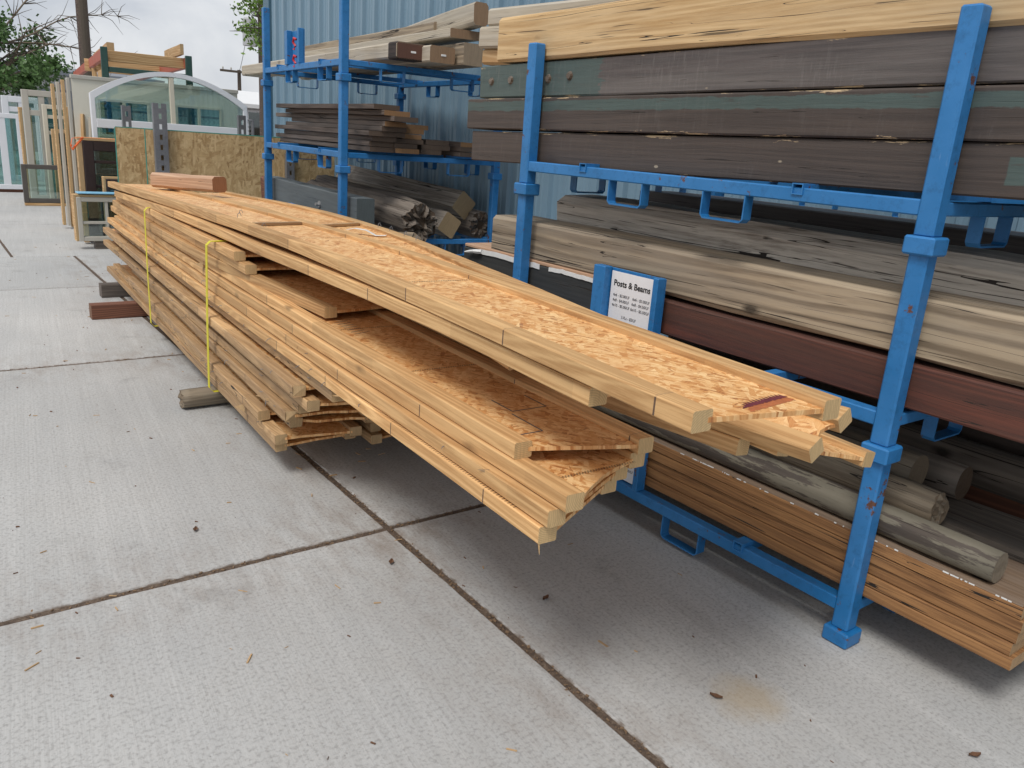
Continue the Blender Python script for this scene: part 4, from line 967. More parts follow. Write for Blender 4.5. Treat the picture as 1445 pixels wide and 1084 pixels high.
# inked scale along the flange of the lowest long joist
mb = MB(); st = LG[0][1]
for k in range(110):
    t = 0.02 + 0.0022*k; i = min(int(t*26), 25); u_ = t*26-i; c = st[i][0].lerp(st[i+1][0], u_); d, s, u = st[i][1], st[i][2], st[i][3]
    w_ = 0.010 if k % 5 else 0.018; a = c + s*0.006 + u*0.0006
    mb.add([a-d*0.0012, a+d*0.0012, a+d*0.0012+s*w_, a-d*0.0012+s*w_], [(0, 1, 2, 3)])
o = mb.build('inked_scale', M['ink'], LG[0][0]); o['kind'] = 'stuff'
# splinter at the lowest corner
p = LG[0][1][0][0]
MB().tube([p+Vector((0.006, 0.004, -FH+0.004)), p+Vector((0.008, 0.0, -FH-0.03))], [0.003, 0.0006], 5).build('splinter', M['flange'], LG[0][0])

# loose strips of wood lying across the webs
for J, t, lab in ((A_, 0.60, 'thin wood strip with bent staples lying across the topmost joist'), (C_, 0.66, 'thin wood strip lying across the twisted right joist')):
    a = J[2] + on_web(J, t, 0.02)[0] + Vector((0, 0, 0.010)); b = J[2] + on_web(J, t+0.012, 0.98)[0] + Vector((0, 0, 0.010))
    timber('wood_strip', lab, 'strip', M['flange_old'], a, b, 0.028, 0.016, ch=0.002, wob=0.001, group='loose strips on the joists')
# bent staples
mb = MB(); bpts = [(A_, 0.585, 0.05), (A_, 0.70, 0.5), (A_, 0.63, -0.06)]
for (J, t, q) in bpts:
    p = on_web(J, t, q)[0] + (Vector((0, 0, 0.025)) if q < 0 else Vector((0, 0, 0)))
    mb.tube([p, p+Vector((0.004, 0, 0.02)), p+Vector((0.016, 0.004, 0.026)), p+Vector((0.022, 0.0, 0.008))], 0.0016, 5)
o = mb.build('bent_staple', M['galv'], A_[0]); o['kind'] = 'stuff'
mb = MB()
for t, q in ((0.60, 1.08), (0.56, 1.08), (0.52, 1.06), (0.575, 0.05), (0.63, 1.07)):
    p = on_web(C_, t, q)[0] + Vector((0, 0, 0.02))
    mb.tube([p, p+Vector((0.003, 0, 0.018)), p+Vector((0.014, 0.006, 0.024)), p+Vector((0.02, 0.0, 0.004))], 0.0018, 5)
o = mb.build('bent_staple', M['galv'], C_[0]); o['kind'] = 'stuff'
p = C_[2] + on_web(C_, 0.60, 0.55)[0]
MB().ribbon([p+Vector((-0.05, 0.09, 0.02)), p+Vector((-0.02, 0.05, 0.032)), p+Vector((0.02, 0.0, 0.028)), p+Vector((0.05, -0.06, 0.006)), p+Vector((0.09, -0.10, 0.012))], 0.035, 0.0012, (0.6, 0.7, 0)).build('label_strip', M['plastic_w'])
tag([o for o in bpy.data.objects if o.name.startswith('label_strip')][-1], 'curled white plastic label strip lying on the twisted joist', 'label')

# chamfered reddish post on top, far end
a = P(310, 261, z=1.142); a2 = P(222, 253.5, z=1.118)
timber('timber_post', 'chamfered reddish timber post lying on top of the joist pile', 'post', M['redwood'], a, a2+(a2-a)*0.0, 0.13, 0.118, ch=0.02, wob=0.004, seg=6)

# crosswise loose pieces in the near end of the lower pile
yq = 3.24
timber('loose_plank', 'pale plank end lying crosswise between the lower joists, upper one', 'plank', M['flange_old'], (xf(3.3)+0.06, 3.26, ZB+ST*6.52), (xf(3.3)+0.36, 3.29, ZB+ST*6.56), 0.09, 0.028, ch=0.003, group='planks stuck in the lower pile')
timber('loose_plank', 'pale plank end lying crosswise between the lower joists, lower one', 'plank', M['flange_old'], (xf(3.3)+0.06, 3.36, ZB+ST*4.52), (xf(3.3)+0.35, 3.38, ZB+ST*4.5), 0.09, 0.026, ch=0.003, group='planks stuck in the lower pile')
timber('red_strip', 'small red painted strip wedged in the end of the lower pile', 'strip', M['redpaint'], (xf(3.2)+0.15, 3.13, ZB+ST*7.53), (xf(3.2)+0.34, 3.16, ZB+ST*7.56), 0.03, 0.018, ch=0.002)
mb = MB(); v = []; f = []
for i in range(9):
    for j in range(3): v.append((xf(3.3)+0.14+0.02*i, 3.30+0.05*j+0.012*noise.noise((i, j, 1)), ZB+ST*5.55+0.012*noise.noise((i*0.9, j*1.3, 0)) - 0.012*(j == 0)*(i % 2)))
for i in range(8):
    for j in range(2): f.append((i*3+j, (i+1)*3+j, (i+1)*3+j+1, i*3+j+1))
o = link('plastic_scrap', mesh(v, f), M['scrap']); tag(o, 'dark torn plastic scrap poking out of the lower pile end', 'scrap')
# bent nails, staples and torn fibres along the weathered flanges
for (jr, jst, jb, jw) in LJ[1:] + LG[:2]:
    mb = MB(); n_ = len(jst)-1
    for k in range(11):
        t = random.uniform(0.03, 0.97)*n_; i = min(int(t), n_-1); c = jst[i][0].lerp(jst[i+1][0], t-i); d, sd3, u = jst[i][1:]
        p = c - u*random.uniform(0.006, FH-0.006) + sd3*0.003; l = random.uniform(0.008, 0.026)
        e1 = p - sd3*l*0.6 + d*random.uniform(-0.3, 0.3)*l; e2 = e1 - sd3*l*0.4 + Vector((0, random.uniform(-1, 1)*l, random.uniform(-1, 0.6)*l))
        mb.tube([p, e1, e2], [0.0016, 0.0015, 0.0011], 4)
    o = mb.build('nails', M['galv'], jr); o['kind'] = 'stuff'
    mb = MB()
    for k in range(7):
        t = random.uniform(0.03, 0.97)*n_; i = min(int(t), n_-1); c = jst[i][0].lerp(jst[i+1][0], t-i); d, sd3, u = jst[i][1:]
        p = c - u*random.uniform(0.004, FH-0.004) + sd3*0.004; l = random.uniform(0.02, 0.06); h_ = random.uniform(0.004, 0.010)
        mb.add([p - u*h_, p + u*h_, p + d*l*0.8 - sd3*random.uniform(0.008, 0.02) + u*random.uniform(-0.01, 0.01), p + d*0.01 + sd3*0.004], [(0, 1, 2), (1, 3, 2), (3, 0, 2)])
    o = mb.build('torn_fibres', M['flange_old'], jr); o['kind'] = 'stuff'
# torn splinters on the weathered flanges
for k, (px, py, xx) in enumerate(((255, 388, 1.34), (341, 578-2, 1.25), (165, 352, 1.44), (240, 403, 1.35), (283, 375, 1.33))):
    p = P(px, py, x=xx)
    o = MB().add([p+Vector((0.01, -0.02, -0.015)), p+Vector((0.01, 0.03, -0.01)), p+Vector((-0.035, 0.0, 0.012)), p+Vector((0.012, 0.005, 0.02))], [(0,1,2),(1,3,2),(3,0,2),(0,3,1)]).build('splinter', M['flange_old'])
    o.parent = LJ[5][0]; o.matrix_parent_inverse = LJ[5][0].matrix_world.inverted()

# yellow straps round the pile
def strap(label, y, top_z, xr, back_z, slant=0.0):
    x0 = xf(y)-0.040; xb = xf(y)+0.455+0.42; w = 0.032
    pts = [(xr, y+0.02, top_z), (x0+0.02, y, top_z), (x0, y-0.0, top_z-0.02), (x0-0.004, y+slant*0.5, 0.55), (x0-0.002, y+slant, ZB+0.02), (x0+0.02, y+slant, ZB-0.006),
           (xb-0.02, y+slant, ZB-0.006), (xb+0.02, y+slant, ZB+0.02), (xb+0.02, y, back_z-0.02), (xb-0.02, y, back_z), (xr+0.002, y+0.02, back_z+0.006)]
    o = MB().ribbon(pts, w, 0.0025, (0, 1, 0)).build('ratchet_strap', M['yellow'])
    return tag(o, label, 'strap', 'yellow straps round the pile')
s1 = P(207, 312, x=1.36); s2 = P(300, 352, x=1.30)
strap('yellow webbing strap nearer the far end of the pile', s1.y, zb_+0.004, xf(s1.y)+0.14, 0.99, 0.0)
strap('yellow webbing strap near the middle of the pile', s2.y, zb_+0.004, xf(s2.y)+0.14, 1.0, 0.05)

# cribbing under the pile
log('cribbing_log', 'gnarled brown log under the near end of the pile', 'log', M['post'], (1.13, 4.62, 0.058), (2.35, 4.62, 0.060), 0.055, 0.06, bump=0.09, group='blocks under the pile', ragged=0.03)
timber('cribbing_block', 'red brown wooden block under the pile', 'block', M['redblock'], (1.09, 7.14, 0.061), (2.4, 7.14, 0.061), 0.11, 0.12, group='blocks under the pile')
timber('cribbing_block', 'short grey weathered block under the far end of the pile', 'block', M['greyblock'], (1.32, 8.02, 0.061), (2.45, 8.02, 0.061), 0.12, 0.12, group='blocks under the pile')

# ------------------------------------------------------------------ windows, doors and sheets stacked in the yard behind
GW = 'salvaged windows stacked in the yard'
def window(name, label, cat, x0, x1, z0, z1, y, frame='white_frame', gl='glass', fw=0.06, dep=0.06, vx=(), hz=(), mw=0.03, tilt=0.0, yaw=0.0, group=GW, wood_side=False, panes=True):
    """standing window facing -Y: outer size x0..x1, z0..z1; vx, hz muntin positions (fractions)"""
    w, h = x1-x0, z1-z0
    r = empty(name, (x0, y, z0), yaw, label, cat, group, rx=tilt)
    mb = MB(); mb.cbox((0, 0, 0), (fw, dep, h), 0.006); mb.cbox((w-fw, 0, 0), (w, dep, h), 0.006)
    mb.cbox((fw-0.001, 0.002, 0), (w-fw+0.001, dep-0.002, fw), 0.006); mb.cbox((fw-0.001, 0.002, h-fw), (w-fw+0.001, dep-0.002, h), 0.006)
    mb.build('frame', M[frame], r)
    for q in vx: MB().cbox((w*q-mw/2, 0.01, fw-0.002), (w*q+mw/2, dep-0.01, h-fw+0.002), 0.003).build('muntin', M[frame], r)
    for q in hz: MB().cbox((fw-0.002, 0.012, h*q-mw/2), (w-fw+0.002, dep-0.012, h*q+mw/2), 0.003).build('muntin', M[frame], r)
    xs_ = [fw]+[w*q for q in vx]+[w-fw]; zs_ = [fw]+[h*q for q in hz]+[h-fw]
    if panes:
        for i in range(len(xs_)-1):
            for j in range(len(zs_)-1):
                MB().box((xs_[i]-0.004, dep*0.5-0.003, zs_[j]-0.004), (xs_[i+1]+0.004-0.009*(i < len(xs_)-2), dep*0.5+0.003, zs_[j+1]+0.004-0.009*(j < len(zs_)-2))).build('pane', M[gl], r)
    if wood_side:
        MB().cbox((-0.03, 0.01, 0), (-0.001, dep+0.05, h), 0.003).build('wood_jamb', M['stud'], r)
        MB().cbox((-0.03, 0.012, h+0.001), (w, dep+0.05, h+0.028), 0.003).build('wood_jamb', M['stud'], r)
    return r
# small grey window unit beside the far end of the pile
ws = window('window_unit', 'small grey framed window with muntins beside the far pile end', 'window', P(109, 300, y=11.0).x, P(109, 300, y=11.0).x+0.66, 0.10, 0.63, 11.0, 'grey_frame', 'glass', 0.055, 0.1, (0.5,), (0.42,), 0.03, wood_side=True)
MB().cbox((0.02, -0.02, 0.57), (0.56, 0.16, 0.585), 0.003).build('blue_film', M['lightblue'], ws)
timber('wood_skid', 'dark skid under the small grey window', 'skid', M['greyblock'], (1.80, 11.08, 0.05), (2.32, 11.08, 0.05), 0.12, 0.098)
# dark brown door and others
xd = P(121, 220, y=11.3).x; zd = P(140, 200, y=11.3).z
dd_ = window('glazed_door', 'dark brown door with divided panes left of the particle board', 'door', xd, xd+0.75, 0.02, zd, 11.45, 'dark_frame', 'glass_d', 0.12, 0.09, (0.55,), (0.30, 0.56, 0.8), 0.035)
MB().cbox((-0.06, 0.02, 0), (-0.002, 0.12, zd-0.04), 0.004).build('wood_jamb', M['stud'], dd_); MB().cbox((-0.06, 0.0, zd-0.018), (0.75, 0.12, zd+0.02), 0.004).build('wood_jamb', M['stud'], dd_)
xd2 = P(150, 260, y=11.2).x
window('window_unit', 'dark screen window leaning below the brown door', 'window', xd2, xd2+0.75, 0.02, P(150, 253, y=11.2).z, 11.2, 'dark_frame', 'glass_d', 0.04, 0.06, wood_side=True)
# arched window
def arch_window(x0, x1, z0, zs, zt, y):
    w = x1-x0; r = empty('arched_window', (x0, y, z0), 0, 'white arched top window standing over the particle board', 'window', GW, rx=R(-2))
    fw, dep = 0.055, 0.08; hs = zs-z0; ht = zt-z0; n = 28
    def arc(q, off): return (off + (w-2*off)*q, hs + (ht-hs)*(1-(2*q-1)**2) - off)
    v = []
    for i in range(n+1):
        xo, zo = arc(i/n, 0.0); xi, zi = arc(i/n, fw)
        v += [(xo, 0, zo), (xi, 0, zi), (xo, dep, zo), (xi, dep, zi)]
    f = []
    for i in range(n):
        a, b = 4*i, 4*i+4
        f += [(a, b, b+1, a+1), (a+2, a+3, b+3, b+2), (a, a+2, b+2, b), (a+1, b+1, b+3, a+3)]
    f += [(0, 1, 3, 2), (4*n, 4*n+2, 4*n+3, 4*n+1)]
    mb = MB().add(v, f); mb.build('arch_frame', M['white_frame'], r)
    z_l = arc(0, 0)[1]
    mb = MB(); mb.cbox((0, 0.001, 0), (fw, dep-0.001, z_l), 0.005); mb.cbox((w-fw, 0.001, 0), (w, dep-0.001, z_l), 0.005)
    mb.cbox((fw-0.001, 0.004, 0), (w-fw+0.001, dep-0.004, 0.08), 0.005); mb.build('frame', M['white_frame'], r)
    rail = hs-0.36
    MB().cbox((fw-0.001, -0.004, rail-0.055), (w-fw+0.001, dep-0.006, rail+0.055), 0.005).build('transom_rail', M['white_frame'], r)
    MB().cbox((w/2-0.03, 0.006, rail+0.05), (w/2+0.03, dep-0.01, ht-0.06), 0.005).build('muntin', M['beige_frame'], r)
    MB().box((fw-0.004, dep/2-0.003, 0.07), (w-fw+0.004, dep/2+0.003, rail-0.05)).build('pane', M['glass_t'], r)
    for s0, s1 in ((0.0, 0.5), (0.5, 1.0)):
        v = []; m = 14
        for i in range(m+1):
            q = s0+(s1-s0)*i/m; xi, zi = arc(q, fw*0.8); xi = min(max(xi, fw*0.9), w-fw*0.9); v += [(xi, dep/2, rail+0.04), (xi, dep/2, zi), (xi, dep/2+0.006, rail+0.04), (xi, dep/2+0.006, zi)]
        f = []
        for i in range(m): a, b = 4*i, 4*i+4; f += [(a, b, b+1, a+1), (a+2, a+3, b+3, b+2)]
        link('pane', mesh(v, f), M['glass'], r)
    return r
arch_window(P(127, 128, y=11.75).x, P(350, 150, y=11.75).x, 0.85, 1.85, 2.19, 11.75)
# cream panel with two sliding windows behind the arch
pr = empty('wall_panel', (1.97, 12.9, 0.05), 0, 'cream prefabricated wall panel with two sliding windows behind the arch', 'panel', GW)
PW, PH = 2.24, 1.99
OZ0, OZ1 = 1.25, 1.76
opn = [(0.30, 0.98, OZ0, OZ1), (1.33, 2.0, OZ0, OZ1)]
mb = MB(); mb.box((0, 0, 0), (PW, 0.05, OZ0)); mb.box((0, 0, OZ1), (PW, 0.05, PH)); mb.box((0, 0.0, OZ0), (0.30, 0.05, OZ1)); mb.box((0.98, 0, OZ0), (1.33, 0.05, OZ1)); mb.box((2.0, 0, OZ0), (PW, 0.05, OZ1))
mb.build('panel_board', M['cream_panel'], pr)
for (a, b, c, d) in opn:
    MB().cbox((a, -0.012, c), (b, 0.03, c+0.035), 0.003).cbox((a, -0.012, d-0.035), (b, 0.03, d), 0.003).cbox((a, -0.011, c+0.03), (a+0.035, 0.03, d-0.03), 0.003).cbox((b-0.035, -0.011, c+0.03), (b, 0.03, d-0.03), 0.003).cbox(((a+b)/2-0.02, -0.013, c+0.03), ((a+b)/2+0.02, 0.03, d-0.03), 0.003).build('window_frame', M['beige_frame'], pr)
    for (p0, p1) in ((a+0.03, (a+b)/2-0.01), ((a+b)/2+0.01, b-0.03)): MB().box((p0, 0.012, c+0.03), (p1, 0.018, d-0.03)).build('pane', M['glass_t'], pr)
MB().cbox((-0.01, -0.02, PH-0.001), (PW+0.01, 0.07, PH+0.05), 0.005).build('top_rail', M['grey_frame'], pr)
for k in range(4):
    MB().cbox((-0.06-0.055*k, 0.01+0.06*k, 0), (-0.02-0.055*k, 0.09+0.06*k, PH-0.03*k), 0.005).build('edge_jamb', M['stud' if k % 2 else 'grey_frame'], pr)
# particle board sheets
GO = 'particle board sheets'
oy = 9.85
def sheetb(label, x0, x1, z0, z1, y, thick=0.015):
    # built lying in its local XY plane so the strands run over its face, then stood up
    r = link('osb_sheet', MB().cbox((-(x1-x0)/2, -(z1-z0)/2, -thick/2), ((x1-x0)/2, (z1-z0)/2, thick/2), 0.002).mesh(), M['osb_old'], None, ((x0+x1)/2, y, (z0+z1)/2), (R(90), 0, 0))
    tag(r, label, 'sheet', GO)
    e_ = MB().cbox((-(x1-x0)/2, (z1-z0)/2, -thick/2-0.001), ((x1-x0)/2, (z1-z0)/2+0.008, thick/2+0.001), 0.001).cbox((-(x1-x0)/2-0.008, -(z1-z0)/2, -thick/2-0.001), (-(x1-x0)/2, (z1-z0)/2, thick/2+0.001), 0.001).build('sealed_edge', plain('green_edge_paint', (0.05, 0.28, 0.22), 0.6), r)
    return r
sheetb('narrow visible strip of particle board at the left, behind the wide one', 1.92, 4.0, 0.26, 1.475, oy+0.16)
sheetb('wide particle board sheet with a green edge behind the pile', 2.19, 4.42, 0.26, 1.475, oy)
# slotted steel uprights
def upright(label, x, y, h, w=0.075):
    r = empty('slotted_upright', (x, y, 0), 0, label, 'upright', 'slotted steel uprights')
    mb = MB(); t = 0.004; hw = w/2
    # front web in three strips with slots between bars
    mb.box((-hw, 0, 0), (-0.014, t, h)); mb.box((0.014, 0, 0), (hw, t, h))
    z = 0.0
    while z < h: mb.box((-0.0145, 0.0005, z), (0.0145, t-0.0005, min(z+0.055, h))); z += 0.11
    mb.box((-hw, t, 0), (-hw+t, 0.06, h)); mb.box((hw-t, t, 0), (hw, 0.06, h))
    mb.build('channel', M['galv'], r)
    MB().cbox((-0.06, -0.03, 0.0005), (0.06, 0.09, 0.008), 0.002).build('base_plate', M['galv'], r)
    return r
upright('slotted grey steel upright in front of the wide particle board', P(228, 200, y=oy-0.08).x, oy-0.08, P(225, 146, y=oy-0.08).z, 0.14)
upright('slotted grey steel upright behind the particle board, under the arch left', P(179, 165, y=10.2).x, 10.2, P(179, 149, y=10.2).z, 0.09)
upright('slotted grey steel upright behind the particle board, by the arch right', P(342, 175, y=10.2).x, 10.2, P(342, 163, y=10.2).z, 0.09)
upright('slotted grey steel upright seen through the far blue rack', P(410, 230, y=oy-0.08).x, oy-0.08, 1.3, 0.10)
# orange strap
a = P(100, 204, y=11.25); b = P(117, 194, y=11.25); c = P(163, 197, y=11.27)
tag(MB().ribbon([a+Vector((0.05,0,-0.02)), a, a.lerp(b, 0.5)+Vector((-0.05,0,0.03)), b, c], 0.04, 0.004, (0, 1, 0)).tube([b+Vector((0, 0, 0.0)), a+Vector((0.01, 0, -0.06)), a], 0.014, 6).build('ratchet_strap', M['orange']), 'orange strap looped over the top of the brown door', 'strap')

# pallet rack with dark green uprights
pr_y = 13.4
def cb(name, mat, parent, a, b, c=0.006): return MB().cbox(a, b, c).build(name, M[mat], parent)
xl, xr = P(146, 66, y=pr_y).x, P(263, 80, y=pr_y).x; zr = P(146, 66, y=pr_y).z
prk = empty('pallet_rack', (xl, pr_y, 0), -0.112, 'tall pallet rack with dark green uprights and red beams behind the windows', 'rack')
W_ = xr-xl; FD = 9.0
for x in (0.0, W_):
    for y in (0.0, FD): cb('upright', 'rackgreen', prk, (x-0.045, y-0.04, 0), (x+0.045, y+0.04, zr))
cb('cross_tie', 'rackgreen', prk, (0.046, -0.03, zr-0.33), (W_-0.046, 0.02, zr-0.26))
cb('cross_tie', 'rackgreen', prk, (0.046, -0.03, 1.2), (W_-0.046, 0.02, 1.27))
for x in (0.0, W_): cb('red_beam', 'rackred', prk, (x-0.035, 0.041, zr-0.17), (x+0.025, FD-0.041, zr-0.02))
mb = MB().tube([(0.03, 0, zr-0.42), (W_*0.35, 0.0, 1.3)], 0.02, 6); mb.build('diagonal_brace', M['rackgreen'], prk)
GT = 'lumber on the pallet rack'
def prp(x, y, z): return prk.matrix_basis @ Vector((x, y, z))
bpy.context.view_layer.update()
def prw(x, y, z): return prk.matrix_world @ Vector((x, y, z))
timber('wood_plank', 'tan plank across the top front of the pallet rack', 'plank', M['stud'], prw(0.05, 0.25, zr-0.10), prw(W_+0.03, 0.25, zr-0.10), 0.04, 0.15, group=GT)
timber('wood_plank', 'lower tan plank behind the front of the pallet rack', 'plank', M['stud'], prw(-0.1, 3.0, zr-0.12), prw(W_+0.2, 3.0, zr-0.12), 0.05, 0.2, group=GT)
timber('wood_plank', 'short plank end pointing out over the right green upright', 'plank', M['stud'], prw(W_-0.07, 0.1, zr+0.09), prw(W_-0.07, 1.8, zr+0.09), 0.05, 0.15, group=GT)
timber('wood_plank', 'upright stud end at the top left of the pallet rack', 'plank', M['stud'], prw(0.12, 0.4, zr+0.02), prw(0.12, 3.4, zr+0.02), 0.1, 0.15, group=GT)
o = link('osb_sheet', MB().cbox((-0.4, -0.35, -0.008), (0.4, 0.35, 0.008), 0.002).mesh(), M['stud'], None, prw(0.01, 1.2, zr-0.62), (R(90), 0, R(90)-0.112))
tag(o, 'tan plywood piece standing inside the pallet rack', 'sheet')
timber('wood_post', 'pale stud standing inside the left of the pallet rack', 'post', M['stud'], prw(0.0, 2.2, 0.01), prw(0.0, 2.25, zr-0.2), 0.07, 0.07)

# windows stacked further left
def pw(label, pl, pr_, pt, y, z0, *a, **k):
    return window('window_unit', label, 'window', P(pl, 200, y=y).x, P(pr_, 200, y=y).x, z0, P((pl+pr_)/2, pt, y=y).z, y, *a, **k)
pw('tall grey window with an upper sash, leftmost tall one of the far stack', 37, 100, 129, 17.0, 0.02, 'grey_frame', 'glass', 0.10, 0.12, (0.42,), (0.80,), 0.09)
pw('grey window with green tinted panes, in front of the tall sash window', 64, 104, 149, 16.75, 0.02, 'beige_frame', 'glass_t', 0.07, 0.1, (), (0.72, 0.88), 0.06)
pw('wood framed dark window standing in front of the green tinted one', 74, 100, 183, 16.55, 0.02, 'stud', 'glass_d', 0.06, 0.08)
pw('narrow wooden window frame standing edge on at the left', 31, 48, 152, 17.3, 0.02, 'stud', 'glass', 0.05, 0.16)
pw('wide bronze framed window leaning at the front of the far stack', 26, 102, 233, 16.3, 0.05, 'bronze', 'glass', 0.075, 0.07)
timber('wood_skid', 'pale skid under the wide bronze window', 'skid', M['stud'], (1.62, 16.36, 0.025), (2.75, 16.36, 0.025), 0.12, 0.045)
pw('large white framed glass door panel at the left edge of the yard', -70, 33, 158, 18.9, 0.06, 'white_frame', 'glass_t', 0.09, 0.1, (0.72,), (), 0.12)
timber('wood_skid', 'brown skid under the large white glass panel', 'skid', M['redblock'], (-0.2, 19.0, 0.03), (2.1, 19.0, 0.03), 0.12, 0.055)
pw('white framed window standing high behind the large glass panel', 8, 62, 137, 20.6, 0.1, 'white_frame', 'glass', 0.12, 0.1, (0.5,), (0.85,), 0.1)
for k in range(4):
    timber('wood_post', 'thin wooden jamb leaning in the far window stack, %s from the left' % ('first', 'second', 'third', 'fourth')[k], 'jamb', M['stud' if k % 2 == 0 else 'pale'], (P(101, 290, y=13.2).x+0.05*k, 13.2-0.25*k, 0.01), (P(96, 165, y=13.4).x+0.055*k, 13.4-0.25*k, 1.66-0.04*k), 0.04, 0.09, group='jambs leaning in the window stack')

# chain link fence behind the arch
fen = empty('chain_link_fence', (3.3, 16.0, 0), 0, 'chain link fence behind the arched window', 'fence')
for k in range(3): MB().tube([(k*1.1, 0, 0), (k*1.1, 0, 1.7)], 0.028, 8).build('fence_post', M['galv'], fen)
MB().tube([(0, 0, 1.68), (2.2, 0, 1.68)], 0.02, 8).build('top_tube', M['galv'], fen)
mb = MB(); n = 30
for i in range(-22, n+1):
    for sgn in (1, -1):
        x0_ = i*0.075; h_ = 1.6
        a = Vector((x0_, 0.03*sgn*0.1, 0.05)); b = Vector((x0_+h_, 0.03*sgn*0.1, 0.05+h_))
        if sgn < 0: a.x, b.x = 2.2-a.x, 2.2-b.x
        lo, hi = (a, b) if a.x < b.x else (b, a)
        if hi.x < 0 or lo.x > 2.2: continue
        d = (hi-lo); t0 = max(0, (0-lo.x)/d.x); t1 = min(1, (2.2-lo.x)/d.x)
        mb.tube([lo+d*t0, lo+d*t1], 0.003, 3, False)
o = mb.build('wire_mesh', M['galv'], fen); o['kind'] = 'stuff'

# ------------------------------------------------------------------ background
def pole(label, x, y, h, r, arms, mat='pole', trans=False):
    p = empty('utility_pole', (x, y, 0), 0, label, 'utility pole', 'utility poles')
    MB().tube([(0, 0, -0.02), (0, 0, h*0.5), (0, 0, h)], [r, r*0.93, r*0.8], 14).build('pole_shaft', M[mat], p)
    for z in arms:
        MB().cbox((-1.1, -r-0.13, z-0.06), (1.1, -r-0.005, z+0.06), 0.01).build('cross_arm', M[mat], p)
        for q in (-0.95, -0.5, 0.5, 0.95): MB().tube([(q, -r-0.07, z+0.061), (q, -r-0.07, z+0.13), (q, -r-0.07, z+0.2)], [0.02, 0.05, 0.03], 8).build('insulator', M['grey_frame'], p)
    if trans:
        MB().tube([(-r-0.28, 0, trans-0.45), (-r-0.28, 0, trans+0.4), (-r-0.28, 0, trans+0.46)], [0.25, 0.25, 0.18], 16).build('transformer', M['wall_far'], p)
        MB().cbox((-r-0.06, -0.05, trans-0.1), (-r+0.03, 0.05, trans+0.1), 0.01).build('bracket', M['galv'], p)
    return p
q = P(121, 85, y=24.0)
pole('thick brown utility pole rising behind the pallet rack', q.x, 24.0, 11.0, 0.145, (10.2,))
q = P(365, 60, y=30.0)
pole('utility pole with transformer at the corner of the blue building', q.x+0.12, 30.0, 9.5, 0.14, (7.2, 6.3, 8.9), trans=4.7)
q = P(338, 125, y=48.0)
pole('small far utility pole with one cross arm', q.x, 48.0, P(338, 99, y=48.0).z, 0.12, (P(338, 102, y=48.0).z,))
# wires
wr = bpy.data.objects
def wire(a, b, sag, r=0.012):
    a, b = Vector(a), Vector(b); return MB().tube([a.lerp(b, t/16) - Vector((0, 0, sag*4*(t/16)*(1-t/16))) for t in range(17)], r, 4, False)
q1 = P(121, 20, y=24.0); q2 = P(365, 25, y=30.0)
for k, (a, b, lab) in enumerate((((P(121, 30, y=24.0).x, 24, 10.35), (P(365, 60, y=30).x, 30, 9.05), 'upper overhead wire between the two poles'), ((P(338, 101, y=48).x, 48, P(338, 100, y=48).z), (P(365, 60, y=30).x, 30, 7.4), 'overhead wire running back to the small far pole'))):
    o = wire(a, b, 0.5).build('overhead_wire', M['black_rubber']); tag(o, lab, 'wire', 'overhead wires')

# far buildings
def house(name, label, x0, x1, y, d, hw, hr, wall, roof, ridge_y=False):
    b = empty(name, (x0, y, 0), 0, label, 'building')
    w = x1-x0
    MB().box((0, 0, -0.02), (w, d, hw)).build('wall', M[wall], b)
    mb = MB(); o_ = 0.4
    v = [(-o_, -o_, hw), (w+o_, -o_, hw), (w+o_, d+o_, hw), (-o_, d+o_, hw), (-o_, d/2, hw+hr), (w+o_, d/2, hw+hr), (-o_, -o_, hw+0.15), (w+o_, -o_, hw+0.15), (w+o_, d+o_, hw+0.15), (-o_, d+o_, hw+0.15)]
    mb.add(v, [(0, 3, 2, 1), (0, 1, 7, 6), (6, 7, 5, 4), (2, 3, 9, 8), (8, 9, 4, 5), (1, 2, 8, 5, 7), (3, 0, 6, 4, 9)]); mb.build('roof', M[roof], b)
    return b, w
q0, q1 = P(-60, 130, y=38.0), P(104, 130, y=38.0)
hb, hw_ = house('warehouse', 'grey metal warehouse with a floodlight far left', q0.x-14, q1.x+3.0, 38.0, 14, P(70, 105, y=38.0).z, 0.6, 'wall_far', 'roof_grey')
for k in range(12): MB().cbox((hw_-1.2*k-1.0, -0.05, 0.02), (hw_-1.2*k-0.2, 0.0, P(70, 108, y=38.0).z-0.4), 0.01).build('wall_panel', M['wall_far'], hb)
MB().cbox((hw_-5.0, -0.12, 0), (hw_-2.4, -0.02, 2.4), 0.01).build('door', M['roof_grey'], hb)
MB().cbox((hw_-4.6, -0.35, P(68, 103, y=38).z-0.45), (hw_-4.1, -0.06, P(68, 103, y=38).z-0.2), 0.02).build('floodlight', M['paper'], hb)
q0, q1 = P(318, 150, y=34.0), P(480, 150, y=34.0)
h2, w2 = house('white_house', 'white sided house with a pale roof beyond the fence', q0.x, q1.x+4, 34.0, 9, P(345, 152, y=34.0).z, P(345, 128, y=38.0).z-P(345, 152, y=34.0).z, 'wall_white', 'wall_white')
for k in range(3):
    wdw = MB().cbox((0.8+2.4*k, -0.06, 0.9), (1.9+2.4*k, -0.01, 2.2), 0.01).build('window', M['white_frame'], h2); MB().box((0.9+2.4*k, -0.07, 1.0), (1.8+2.4*k, -0.061, 2.1)).build('pane', M['glass_d'], wdw)

